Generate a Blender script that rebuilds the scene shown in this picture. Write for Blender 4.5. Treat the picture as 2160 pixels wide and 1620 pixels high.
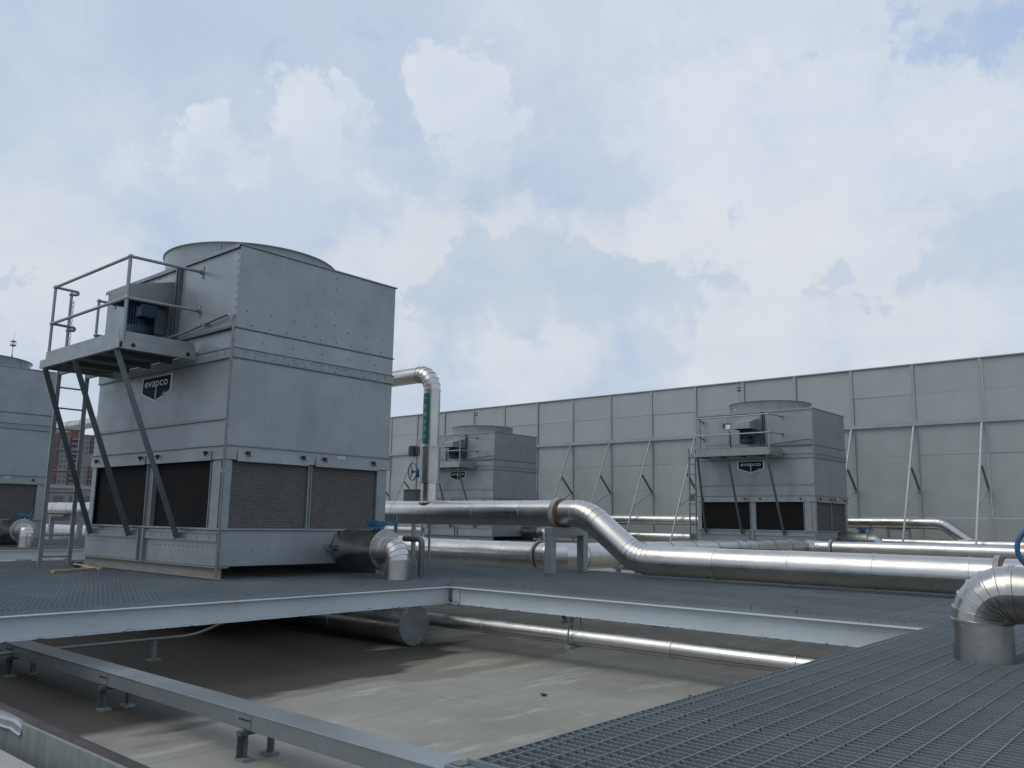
import bpy, math, random
from mathutils import Vector, Matrix
rnd = random.Random(11)
sc = bpy.context.scene
for o in list(bpy.data.objects):
    bpy.data.objects.remove(o)
COL = sc.collection
V = Vector

# ------------------------------------------------------------------ camera
EYE = V((0, 0, 1.386))
R_RIGHT = V((0.756143509, 0.654207924, 0.016093033))
R_UP = V((0.093238034, -0.132041712, 0.986849358))
R_FWD = V((-0.64772962, 0.744699254, 0.160839544))
F_PX = 1771.09
cam = bpy.data.cameras.new('camera')
cam.sensor_fit = 'HORIZONTAL'
cam.sensor_width = 36.0
cam.lens = 36.0 * F_PX / 2160.0
cam.clip_start = 0.05
cam.clip_end = 4000
camo = bpy.data.objects.new('camera', cam)
COL.objects.link(camo)
M = Matrix((R_RIGHT, R_UP, -R_FWD)).transposed().to_4x4()
M.translation = EYE
camo.matrix_world = M
sc.camera = camo


def sky_dir(px, py):
    return (R_FWD + R_RIGHT * ((px - 1080) / F_PX) - R_UP * ((py - 810) / F_PX)).normalized()


# ------------------------------------------------------------------ world
SUN_EL, SUN_AZ = math.radians(52), math.radians(214)     # azimuth from +Y towards +X
world = bpy.data.worlds.new('World')
sc.world = world
world.use_nodes = True
NT = world.node_tree
NT.nodes.clear()


def nd(t, **k):
    n = NT.nodes.new(t)
    for a, b in k.items():
        setattr(n, a, b)
    return n


def lk(a, b):
    NT.links.new(a, b)


def wmath(op, a, b=None, clamp=False):
    n = nd('ShaderNodeMath', operation=op, use_clamp=clamp)
    for i, x in enumerate((a, b)):
        if x is None:
            continue
        if isinstance(x, (int, float)):
            n.inputs[i].default_value = x
        else:
            lk(x, n.inputs[i])
    return n.outputs[0]


def wmix(f, a, b):
    n = nd('ShaderNodeMix', data_type='RGBA')
    for i, x in ((0, f), (6, a), (7, b)):
        if isinstance(x, (int, float)):
            n.inputs[i].default_value = x
        elif isinstance(x, tuple):
            n.inputs[i].default_value = tuple(10 * c for c in x) + (1,)
        else:
            lk(x, n.inputs[i])
    return n.outputs[2]


out = nd('ShaderNodeOutputWorld')
bg = nd('ShaderNodeBackground')
bg.inputs[1].default_value = 0.1
lk(bg.outputs[0], out.inputs[0])
sky = nd('ShaderNodeTexSky', sky_type='NISHITA')
sky.sun_disc = False
sky.sun_elevation = SUN_EL
sky.sun_rotation = SUN_AZ
sky.air_density = 1.2
sky.dust_density = 2.0
tc = nd('ShaderNodeTexCoord')
D0 = tc.outputs['Generated']


def wnoise(vec, scale, detail, rough=0.55):
    n = nd('ShaderNodeTexNoise')
    n.inputs['Scale'].default_value = scale
    n.inputs['Detail'].default_value = detail
    n.inputs['Roughness'].default_value = rough
    lk(vec, n.inputs['Vector'])
    return n


def vmath(op, a, b):
    n = nd('ShaderNodeVectorMath', operation=op)
    for i, x in enumerate((a, b)):
        if isinstance(x, (tuple, Vector)):
            n.inputs[i].default_value = tuple(x)
        else:
            lk(x, n.inputs[i])
    return n.outputs[0]


w1 = wnoise(D0, 7.0, 7, 0.6)
wn = vmath('SUBTRACT', w1.outputs['Color'], (0.5, 0.5, 0.5))
DW = vmath('ADD', D0, vmath('MULTIPLY', wn, (0.30, 0.30, 0.22)))
DWs = vmath('ADD', D0, vmath('MULTIPLY', wn, (0.16, 0.16, 0.12)))


def blob(vec, px, py, r, soft=0.6):
    d = sky_dir(px, py)
    n = nd('ShaderNodeVectorMath', operation='DISTANCE')
    lk(vec, n.inputs[0])
    n.inputs[1].default_value = d
    m = nd('ShaderNodeMapRange', interpolation_type='SMOOTHSTEP')
    ro = r / F_PX
    m.inputs[1].default_value = ro
    m.inputs[2].default_value = ro * (1 - soft)
    m.inputs[3].default_value = 0
    m.inputs[4].default_value = 1
    lk(n.outputs['Value'], m.inputs[0])
    return m.outputs[0]


def blobs(vec, lst):
    acc = None
    for px, py, r, soft, w in lst:
        b = wmath('MULTIPLY', blob(vec, px, py, r, soft), w)
        acc = b if acc is None else wmath('MAXIMUM', acc, b)
    return acc


# veil noise, laid out on a flat cloud deck so that it flattens towards the horizon
sep = nd('ShaderNodeSeparateXYZ')
lk(D0, sep.inputs[0])
zz = wmath('ADD', wmath('MAXIMUM', sep.outputs[2], 0.0), 0.22)
cmb = nd('ShaderNodeCombineXYZ')
lk(wmath('DIVIDE', sep.outputs[0], zz), cmb.inputs[0])
lk(wmath('DIVIDE', sep.outputs[1], zz), cmb.inputs[1])
veil = wnoise(cmb.outputs[0], 1.1, 7, 0.6).outputs[0]
fine = wnoise(cmb.outputs[0], 3.6, 8, 0.62).outputs[0]


def ramp(x, a, b):
    m = nd('ShaderNodeMapRange', interpolation_type='SMOOTHSTEP')
    lk(x, m.inputs[0])
    m.inputs[1].default_value = a
    m.inputs[2].default_value = b
    return m.outputs[0]


base = wmix(0.84, sky.outputs[0], (0.495, 0.605, 0.775))
w2 = wnoise(D0, 26.0, 5, 0.62)
DWf = vmath('ADD', DWs, vmath('MULTIPLY', vmath('SUBTRACT', w2.outputs['Color'], (0.5, 0.5, 0.5)), (0.075, 0.075, 0.075)))
bil = wnoise(DWs, 11.0, 7, 0.6).outputs[0]          # billows that break up the cloud edges
bil2 = wnoise(DWs, 34.0, 4, 0.62).outputs[0]
nse = wmath('ADD', wmath('MULTIPLY', wmath('SUBTRACT', bil, 0.5), 1.1), wmath('MULTIPLY', wmath('SUBTRACT', bil2, 0.5), 0.75))


def cloud(lst, k=1.0, lo=0.05, hi=0.95, vec=None):
    b = blobs(DWf if vec is None else vec, lst)
    return ramp(wmath('MULTIPLY', wmath('ADD', b, wmath('MULTIPLY', nse, k)), ramp(b, 0.0, 0.3)), lo, hi)


def head(lst, dx, dy, keep=0.85, lo=0.40, hi=0.66, k=0.8):
    """clouds with a crisp sunlit edge that fade on the other side"""
    sharp = cloud(lst, k, lo, hi)
    sh = blobs(DWs, [(px + dx * r, py + dy * r, r * 1.25, 0.95, 1.0) for px, py, r, so_, w in lst])
    return wmath('MULTIPLY', sharp, wmath('SUBTRACT', 1.0, wmath('MULTIPLY', sh, keep)))


c = wmix(wmath('MULTIPLY', ramp(veil, 0.38, 0.68), 0.5), base, (0.60, 0.68, 0.80))
# thin white sheet over the right half of the view
sheet = cloud([(1640, 300, 700, 0.98, 1.1), (1330, 120, 460, 0.98, 0.9), (2150, 420, 500, 0.95, 1.0), (1150, 60, 340, 0.98, 0.8)], 0.6)
c = wmix(wmath('MULTIPLY', sheet, 0.72), c, (0.66, 0.72, 0.82))
sheet2 = cloud([(1480, 220, 260, 0.98, 0.9), (1520, 400, 280, 0.98, 1.0), (1800, 300, 320, 0.98, 0.9), (1950, 230, 220, 0.98, 1.0), (1360, 480, 130, 0.95, 0.9), (1700, 470, 240, 0.98, 0.7)], 1.3)
c = wmix(wmath('MULTIPLY', sheet2, 0.55), c, (0.735, 0.78, 0.85))
soft = cloud([(980, 280, 200, 0.98, 1.0), (660, 330, 200, 0.98, 1.0), (430, 350, 200, 0.98, 0.95), (240, 260, 240, 0.98, 0.8), (60, 420, 250, 0.98, 0.9), (800, 420, 220, 0.98, 0.7), (180, 60, 200, 0.98, 0.5), (560, 420, 280, 0.98, 0.8)], 0.8)
c = wmix(wmath('MULTIPLY', soft, 0.72), c, (0.625, 0.695, 0.80))
hd_ = head([(955, 205, 150, 0.75, 1.15), (1040, 270, 110, 0.8, 0.95), (645, 275, 135, 0.75, 1.15), (725, 225, 75, 0.8, 0.95), (455, 260, 85, 0.8, 1.05), (490, 350, 100, 0.85, 0.9), (370, 320, 90, 0.85, 0.8), (690, 400, 110, 0.85, 0.85), (790, 385, 90, 0.85, 0.8), (230, 330, 120, 0.9, 0.75)], 0.40, 0.75, 0.75, 0.34, 0.80, 0.8)
c = wmix(wmath('MULTIPLY', hd_, 0.72), c, (0.735, 0.78, 0.85))
warm = cloud([(900, 520, 170, 0.9, 1.0), (830, 560, 120, 0.9, 1.0), (1080, 490, 150, 0.9, 1.0), (1240, 500, 130, 0.9, 0.9), (1350, 500, 140, 0.9, 1.0), (1480, 500, 190, 0.95, 1.0), (1700, 520, 240, 0.95, 0.9), (90, 560, 280, 0.98, 0.9), (740, 540, 100, 0.95, 0.8), (1120, 720, 240, 0.9, 0.9), (870, 700, 150, 0.9, 0.8), (1560, 690, 320, 0.95, 0.9), (1900, 700, 320, 0.95, 0.8), (60, 370, 130, 0.98, 0.6)], 0.55, 0.0, 0.8)
c = wmix(wmath('MULTIPLY', warm, 0.78), c, (0.715, 0.745, 0.785))
bank = cloud([(900, 625, 95, 0.6, 1.0), (980, 600, 105, 0.6, 1.2), (1050, 560, 105, 0.6, 1.25), (1130, 545, 100, 0.6, 1.25), (1220, 560, 100, 0.6, 1.2), (1310, 585, 110, 0.6, 1.2), (1420, 600, 110, 0.7, 1.1), (1530, 585, 95, 0.8, 0.95), (960, 680, 120, 0.8, 0.95), (1120, 640, 140, 0.8, 1.0), (1260, 650, 120, 0.9, 0.9)], 0.6, 0.28, 0.84)
low = ramp(sep.outputs[2], 0.17, 0.285)
c = wmix(wmath('MULTIPLY', wmath('MULTIPLY', bank, wmath('ADD', 0.4, wmath('MULTIPLY', low, 0.6))), 0.80), c, (0.50, 0.595, 0.72))
frag = cloud([(1745, 605, 62, 0.8, 1.1), (1820, 650, 50, 0.9, 0.8), (1130, 715, 70, 0.9, 0.8), (1400, 720, 130, 0.95, 0.7), (1980, 570, 110, 0.95, 0.9), (2070, 510, 150, 0.95, 1.0), (2160, 460, 150, 0.95, 1.0), (1920, 600, 70, 0.95, 0.8), (10, 605, 50, 0.9, 0.9)], 0.7, 0.28, 0.8)
c = wmix(wmath('MULTIPLY', frag, 0.72), c, (0.495, 0.595, 0.73))
grey = cloud([(1230, 300, 120, 0.98, 0.9), (1250, 400, 130, 0.98, 0.9), (1170, 350, 100, 0.98, 0.8), (640, 450, 190, 0.98, 0.8), (60, 250, 240, 0.98, 0.9), (330, 470, 170, 0.98, 0.6), (1950, 400, 140, 0.98, 0.6), (180, 480, 140, 0.98, 0.6), (1050, 340, 90, 0.98, 0.5)], 0.7)
c = wmix(wmath('MULTIPLY', grey, 0.6), c, (0.51, 0.61, 0.75))
blues = cloud([(2060, 70, 110, 0.9, 1.0), (1960, 100, 90, 0.95, 0.9), (1640, 150, 60, 0.95, 0.9), (2150, 20, 110, 0.95, 1.1), (1900, 60, 70, 0.95, 0.8), (1560, 440, 70, 0.95, 0.6), (1690, 145, 50, 0.95, 0.8), (600, 150, 150, 0.98, 0.5), (780, 80, 160, 0.98, 0.5)], 1.3, 0.3, 0.95)
c = wmix(wmath('MULTIPLY', blues, 0.75), c, (0.34, 0.485, 0.735))
c = wmix(wmath('MULTIPLY', ramp(fine, 0.46, 0.72), 0.24), c, (0.74, 0.785, 0.855))
c = wmix(wmath('MULTIPLY', ramp(fine, 0.52, 0.28), 0.20), c, (0.46, 0.565, 0.725))
c = wmix(wmath('MULTIPLY', ramp(bil, 0.55, 0.75), 0.18), c, (0.75, 0.79, 0.86))
hz = nd('ShaderNodeMapRange', interpolation_type='SMOOTHSTEP')
lk(sep.outputs[2], hz.inputs[0])
hz.inputs[1].default_value = 0.24
hz.inputs[2].default_value = 0.02
c = wmix(wmath('MULTIPLY', hz.outputs[0], 0.45), c, (0.655, 0.71, 0.785))
c = wmix(0.06, c, (0.665, 0.70, 0.755))
lk(c, bg.inputs[0])

# ------------------------------------------------------------------ sun and exposure
sl = bpy.data.lights.new('sun', 'SUN')
sl.energy = 0.9
sl.angle = math.radians(40)
sl.color = (1.0, 0.93, 0.82)
so = bpy.data.objects.new('sun', sl)
COL.objects.link(so)
sd = V((math.sin(SUN_AZ) * math.cos(SUN_EL), math.cos(SUN_AZ) * math.cos(SUN_EL), math.sin(SUN_EL)))
so.rotation_euler = sd.to_track_quat('Z', 'Y').to_euler()
vs = sc.view_settings
vs.view_transform = 'Standard'
vs.look = 'None'
vs.exposure = 0.0
vs.gamma = 1.0
vs.use_curve_mapping = False


# ------------------------------------------------------------------ materials
def make_mat(name, base, rough=0.5, metal=0.0, spots=None, var=0.0, vscale=6.0, bump=0.0, bscale=40.0, stretch=(1, 1, 1), rvar=0.0, coords='Object', spec=0.5, rust=0.0, orand=0.0, streak=None, spangle=0.0):
    m = bpy.data.materials.new(name)
    m.use_nodes = True
    t = m.node_tree
    p = t.nodes['Principled BSDF']
    p.inputs['Base Color'].default_value = (*base, 1)
    p.inputs['Roughness'].default_value = rough
    p.inputs['Metallic'].default_value = metal
    p.inputs['Specular IOR Level'].default_value = spec
    tcn = t.nodes.new('ShaderNodeTexCoord')
    mp = t.nodes.new('ShaderNodeMapping')
    mp.inputs['Scale'].default_value = stretch
    t.links.new(tcn.outputs[coords], mp.inputs[0])
    vec = mp.outputs[0]
    col = None

    def noise(s, d=6, r=0.6):
        n = t.nodes.new('ShaderNodeTexNoise')
        n.inputs['Scale'].default_value = s
        n.inputs['Detail'].default_value = d
        n.inputs['Roughness'].default_value = r
        t.links.new(vec, n.inputs['Vector'])
        return n.outputs[0]

    def mixc(f, a, b):
        n = t.nodes.new('ShaderNodeMix')
        n.data_type = 'RGBA'
        if isinstance(f, float):
            n.inputs[0].default_value = f
        else:
            t.links.new(f, n.inputs[0])
        for i, x in ((6, a), (7, b)):
            if isinstance(x, tuple):
                n.inputs[i].default_value = (*x, 1)
            else:
                t.links.new(x, n.inputs[i])
        return n.outputs[2]

    def rmp(x, a, b, lo=0.0, hi=1.0):
        n = t.nodes.new('ShaderNodeMapRange')
        n.inputs[1].default_value = a
        n.inputs[2].default_value = b
        n.inputs[3].default_value = lo
        n.inputs[4].default_value = hi
        t.links.new(x, n.inputs[0])
        return n.outputs[0]

    if var:
        n1 = noise(vscale)
        lo = tuple(x * (1 - var) for x in base)
        hi = tuple(min(1, x * (1 + var)) for x in base)
        col = mixc(rmp(n1, 0.3, 0.7), lo, hi)
        n2 = noise(vscale * 9, 4)
        col = mixc(rmp(n2, 0.35, 0.7, 0.0, var * 1.2), col, tuple(x * 0.55 for x in base))
    if spots:
        sc_, thr, scol, amt = spots
        n3 = noise(sc_, 8, 0.65)
        col = mixc(rmp(n3, thr, thr + 0.1, 0.0, amt), col if col is not None else base, scol)
    if rust:
        n4 = noise(3.0, 10, 0.7)
        col = mixc(rmp(n4, 0.62 - rust * 0.2, 0.72, 0.0, 0.8), col if col is not None else base, (0.17, 0.07, 0.03))
    if streak:      # run-off marks, long in z
        ms = t.nodes.new('ShaderNodeMapping')
        ms.inputs['Scale'].default_value = (7, 7, 0.55)
        t.links.new(tcn.outputs[coords], ms.inputs[0])
        n5 = t.nodes.new('ShaderNodeTexNoise')
        n5.inputs['Scale'].default_value = 1.0
        n5.inputs['Detail'].default_value = 9
        n5.inputs['Roughness'].default_value = 0.7
        t.links.new(ms.outputs[0], n5.inputs['Vector'])
        col = mixc(rmp(n5.outputs[0], 0.53, 0.72, 0.0, streak[1]), col if col is not None else base, streak[0])
        col = mixc(rmp(n5.outputs[0], 0.46, 0.30, 0.0, streak[1] * 0.6), col, tuple(x * 0.72 for x in base))
    if spangle:
        vo = t.nodes.new('ShaderNodeTexVoronoi')
        vo.inputs['Scale'].default_value = 38
        t.links.new(vec, vo.inputs['Vector'])
        sv = t.nodes.new('ShaderNodeSeparateColor')
        t.links.new(vo.outputs['Color'], sv.inputs[0])
        col = mixc(rmp(sv.outputs[0], 0, 1, 0.0, spangle), col, tuple(min(1, x * 1.6) for x in base))
    if orand:       # every sheet weathered a little differently
        oi = t.nodes.new('ShaderNodeObjectInfo')
        hs = t.nodes.new('ShaderNodeHueSaturation')
        t.links.new(rmp(oi.outputs['Random'], 0, 1, 1 - orand, 1 + orand), hs.inputs['Value'])
        if col is None:
            hs.inputs['Color'].default_value = (*base, 1)
        else:
            t.links.new(col, hs.inputs['Color'])
        col = hs.outputs[0]
    if col is not None:
        t.links.new(col, p.inputs['Base Color'])
    if rvar:
        t.links.new(rmp(noise(vscale * 0.7), 0.3, 0.7, max(0.02, rough - rvar), rough + rvar), p.inputs['Roughness'])
    if bump:
        b = t.nodes.new('ShaderNodeBump')
        b.inputs['Strength'].default_value = bump
        b.inputs['Distance'].default_value = 0.01
        t.links.new(noise(bscale, 5), b.inputs['Height'])
        t.links.new(b.outputs[0], p.inputs['Normal'])
    m['_'] = 0
    return m


MT = {}
MT['galv'] = make_mat('galvanised sheet', (0.285, 0.313, 0.318), 0.38, 0.45, var=0.10, vscale=2.2, bump=0.12, bscale=2.2, rvar=0.10, spots=(1.3, 0.62, (0.33, 0.345, 0.34), 0.4), orand=0.07, streak=((0.37, 0.39, 0.385), 0.28), spangle=0.09)
MT['galv2'] = make_mat('galvanised channel', (0.285, 0.31, 0.31), 0.45, 0.4, var=0.14, vscale=5, bump=0.08, bscale=30, spots=(4, 0.64, (0.22, 0.18, 0.13), 0.5), orand=0.08)
MT['tube'] = make_mat('galvanised tube', (0.31, 0.33, 0.34), 0.42, 0.5, var=0.10, vscale=8)
MT['rustplate'] = make_mat('rusty plate', (0.20, 0.20, 0.185), 0.7, 0.1, var=0.3, vscale=30, spots=(22, 0.5, (0.16, 0.085, 0.045), 0.9))
MT['conduit'] = make_mat('weathered conduit', (0.21, 0.225, 0.22), 0.5, 0.4, var=0.2, vscale=7)
MT['brace'] = make_mat('dark galvanised brace', (0.13, 0.155, 0.16), 0.5, 0.4, var=0.15, vscale=5)
MT['grate'] = make_mat('grating steel', (0.205, 0.236, 0.242), 0.46, 0.35, var=0.18, vscale=1.3, spots=(0.9, 0.58, (0.145, 0.165, 0.17), 0.6), orand=0.08)
MT['beam'] = make_mat('painted beam', (0.51, 0.555, 0.565), 0.45, 0.0, var=0.08, vscale=1.5, bump=0.03, bscale=60, spots=(3.2, 0.62, (0.34, 0.27, 0.21), 0.5))
MT['beige'] = make_mat('beige steel', (0.255, 0.245, 0.205), 0.6, 0.0, var=0.12, vscale=3, spots=(5, 0.64, (0.2, 0.17, 0.13), 0.5))
MT['clad'] = make_mat('pipe cladding', (0.60, 0.583, 0.55), 0.33, 1.0, var=0.09, vscale=4, bump=0.3, bscale=5, rvar=0.10, stretch=(1, 1, 1), spots=(6, 0.66, (0.40, 0.38, 0.34), 0.4), orand=0.06)
MT['clad2'] = make_mat('dull cladding', (0.49, 0.475, 0.44), 0.31, 1.0, var=0.12, vscale=4, bump=0.25, bscale=5, rvar=0.1, spots=(5, 0.63, (0.33, 0.31, 0.27), 0.5), orand=0.07)
MT['collar'] = make_mat('rusty collar', (0.17, 0.085, 0.04), 0.8, 0.0, var=0.4, vscale=9, bump=0.3, bscale=30)
MT['collar2'] = make_mat('grey collar', (0.36, 0.37, 0.38), 0.6, 0.2, var=0.15, vscale=9, rust=0.3)
MT['blue'] = make_mat('blue enamel', (0.025, 0.12, 0.215), 0.4, 0.0, var=0.15, vscale=12)
MT['blue2'] = make_mat('motor blue', (0.008, 0.042, 0.07), 0.5, 0.0, var=0.2, vscale=12)
MT['dark'] = make_mat('dark rubber', (0.02, 0.021, 0.022), 0.6, 0.0, var=0.2, vscale=10)
MT['box'] = make_mat('dark grey box', (0.09, 0.10, 0.105), 0.5, 0.1, var=0.12, vscale=6)
MT['green'] = make_mat('green sticker', (0.012, 0.16, 0.13), 0.45, 0.0, var=0.06, vscale=8)
MT['white'] = make_mat('white print', (0.75, 0.77, 0.76), 0.5, 0.0, var=0.04)
MT['letter'] = make_mat('grey white print', (0.55, 0.57, 0.57), 0.5, 0.0, var=0.04)
MT['navy'] = make_mat('navy print', (0.012, 0.028, 0.055), 0.6, 0.0, var=0.1, spec=0.12)
MT['red'] = make_mat('red print', (0.42, 0.06, 0.06), 0.5)
MT['leafgreen'] = make_mat('yellow green print', (0.25, 0.26, 0.03), 0.5)
MT['black'] = make_mat('black print', (0.03, 0.03, 0.035), 0.6)
MT['wood'] = make_mat('pale timber', (0.48, 0.38, 0.22), 0.7, 0.0, var=0.2, vscale=5, stretch=(1, 8, 8))
MT['rustpipe'] = make_mat('rusty pipe', (0.05, 0.041, 0.037), 0.7, 0.0, var=0.35, vscale=6, bump=0.3, bscale=25, spots=(5, 0.6, (0.10, 0.065, 0.045), 0.5))
MT['curb'] = make_mat('concrete upstand', (0.20, 0.225, 0.215), 0.7, 0.0, var=0.22, vscale=4, stretch=(4, 1, 0.6), bump=0.2, bscale=30, spots=(3.0, 0.62, (0.20, 0.19, 0.16), 0.5))
MT['slab'] = make_mat('pale tile', (0.38, 0.36, 0.335), 0.8, 0.0, var=0.08, vscale=9, bump=0.1)
MT['foil'] = make_mat('bright flashing', (0.50, 0.51, 0.52), 0.25, 1.0, var=0.1, vscale=9, bump=0.3, bscale=8)
MT['barrier'] = make_mat('barrier panel', (0.365, 0.39, 0.38), 0.5, 0.1, var=0.07, vscale=1.1, bump=0.06, bscale=1.5, spots=(0.8, 0.62, (0.32, 0.34, 0.33), 0.5), orand=0.035, streak=((0.40, 0.42, 0.41), 0.2))
MT['barrierpost'] = make_mat('barrier post', (0.34, 0.36, 0.352), 0.5, 0.2, var=0.12, vscale=2)
MT['barrierbrace'] = make_mat('barrier brace', (0.42, 0.44, 0.43), 0.5, 0.2, var=0.1, vscale=3)
MT['bbrick'] = make_mat('far red facade', (0.21, 0.105, 0.085), 0.9, 0.0, var=0.2, vscale=0.15)
MT['bpale'] = make_mat('far pale facade', (0.24, 0.215, 0.21), 0.9, 0.0, var=0.1, vscale=0.2)
MT['glass'] = make_mat('far glazing', (0.115, 0.105, 0.11), 0.35, 0.0, var=0.2, vscale=0.3)
MT['cityground'] = make_mat('city ground', (0.17, 0.18, 0.16), 0.9, 0.0, var=0.3, vscale=0.02)
MT['debris'] = make_mat('dark litter', (0.03, 0.03, 0.035), 0.8, 0.0, var=0.4, vscale=30)


def chip_edges(m, z0, z1, colour):
    t = m.node_tree
    p = t.nodes['Principled BSDF']
    src = p.inputs['Base Color'].links[0].from_socket
    g = t.nodes.new('ShaderNodeNewGeometry')
    sp = t.nodes.new('ShaderNodeSeparateXYZ')
    t.links.new(g.outputs['Position'], sp.inputs[0])
    nz = t.nodes.new('ShaderNodeTexNoise')
    nz.inputs['Scale'].default_value = 9
    nz.inputs['Detail'].default_value = 8
    nz.inputs['Roughness'].default_value = 0.7
    t.links.new(g.outputs['Position'], nz.inputs['Vector'])
    a = t.nodes.new('ShaderNodeMapRange')
    a.inputs[1].default_value, a.inputs[2].default_value = z1, z0
    a.inputs[3].default_value, a.inputs[4].default_value = -0.3, 0.12
    t.links.new(sp.outputs[2], a.inputs[0])
    b = t.nodes.new('ShaderNodeMath')
    b.operation = 'ADD'
    t.links.new(nz.outputs[0], b.inputs[0])
    t.links.new(a.outputs[0], b.inputs[1])
    r = t.nodes.new('ShaderNodeMapRange')
    r.inputs[1].default_value, r.inputs[2].default_value = 0.60, 0.66
    t.links.new(b.outputs[0], r.inputs[0])
    x = t.nodes.new('ShaderNodeMix')
    x.data_type = 'RGBA'
    t.links.new(r.outputs[0], x.inputs[0])
    t.links.new(src, x.inputs[6])
    x.inputs[7].default_value = (*colour, 1)
    t.links.new(x.outputs[2], p.inputs['Base Color'])


chip_edges(MT['beam'], 0.455, 0.50, (0.14, 0.10, 0.075))


def louver_mat(name, base, hole, cell, contrast):
    """Cellular air-inlet media: small staggered cells."""
    m = bpy.data.materials.new(name)
    m.use_nodes = True
    t = m.node_tree
    p = t.nodes['Principled BSDF']
    p.inputs['Roughness'].default_value = 0.7
    p.inputs['Specular IOR Level'].default_value = 0.15
    tcn = t.nodes.new('ShaderNodeTexCoord')
    sp = t.nodes.new('ShaderNodeSeparateXYZ')
    t.links.new(tcn.outputs['Object'], sp.inputs[0])
    ad = t.nodes.new('ShaderNodeMath')
    ad.operation = 'ADD'
    t.links.new(sp.outputs[0], ad.inputs[0])
    t.links.new(sp.outputs[1], ad.inputs[1])
    cb = t.nodes.new('ShaderNodeCombineXYZ')
    t.links.new(ad.outputs[0], cb.inputs[0])
    t.links.new(sp.outputs[2], cb.inputs[1])
    br = t.nodes.new('ShaderNodeTexBrick')
    br.inputs['Scale'].default_value = 1.0
    br.inputs['Brick Width'].default_value = cell * 1.3
    br.inputs['Row Height'].default_value = cell
    br.inputs['Mortar Size'].default_value = cell * 0.17
    br.inputs['Mortar Smooth'].default_value = 0.4
    br.inputs['Color1'].default_value = (*hole, 1)
    br.inputs['Color2'].default_value = (*[h * 1.7 for h in hole], 1)
    br.inputs['Mortar'].default_value = (*base, 1)
    t.links.new(cb.outputs[0], br.inputs['Vector'])
    nz = t.nodes.new('ShaderNodeTexNoise')
    nz.inputs['Scale'].default_value = 5
    nz.inputs['Detail'].default_value = 8
    t.links.new(tcn.outputs['Object'], nz.inputs['Vector'])
    mx = t.nodes.new('ShaderNodeMix')
    mx.data_type = 'RGBA'
    mx.blend_type = 'MULTIPLY'
    mx.inputs[0].default_value = contrast
    t.links.new(br.outputs['Color'], mx.inputs[6])
    t.links.new(nz.outputs['Color'], mx.inputs[7])
    t.links.new(mx.outputs[2], p.inputs['Base Color'])
    bp = t.nodes.new('ShaderNodeBump')
    bp.inputs['Strength'].default_value = 0.8
    bp.inputs['Distance'].default_value = 0.02
    t.links.new(br.outputs['Fac'], bp.inputs['Height'])
    t.links.new(bp.outputs[0], p.inputs['Normal'])
    return m


MT['louver_dark'] = louver_mat('black inlet media', (0.03, 0.028, 0.026), (0.008, 0.008, 0.008), 0.022, 0.3)
MT['louver_pale'] = louver_mat('grey inlet media', (0.265, 0.26, 0.245), (0.075, 0.073, 0.068), 0.024, 0.40)


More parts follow.
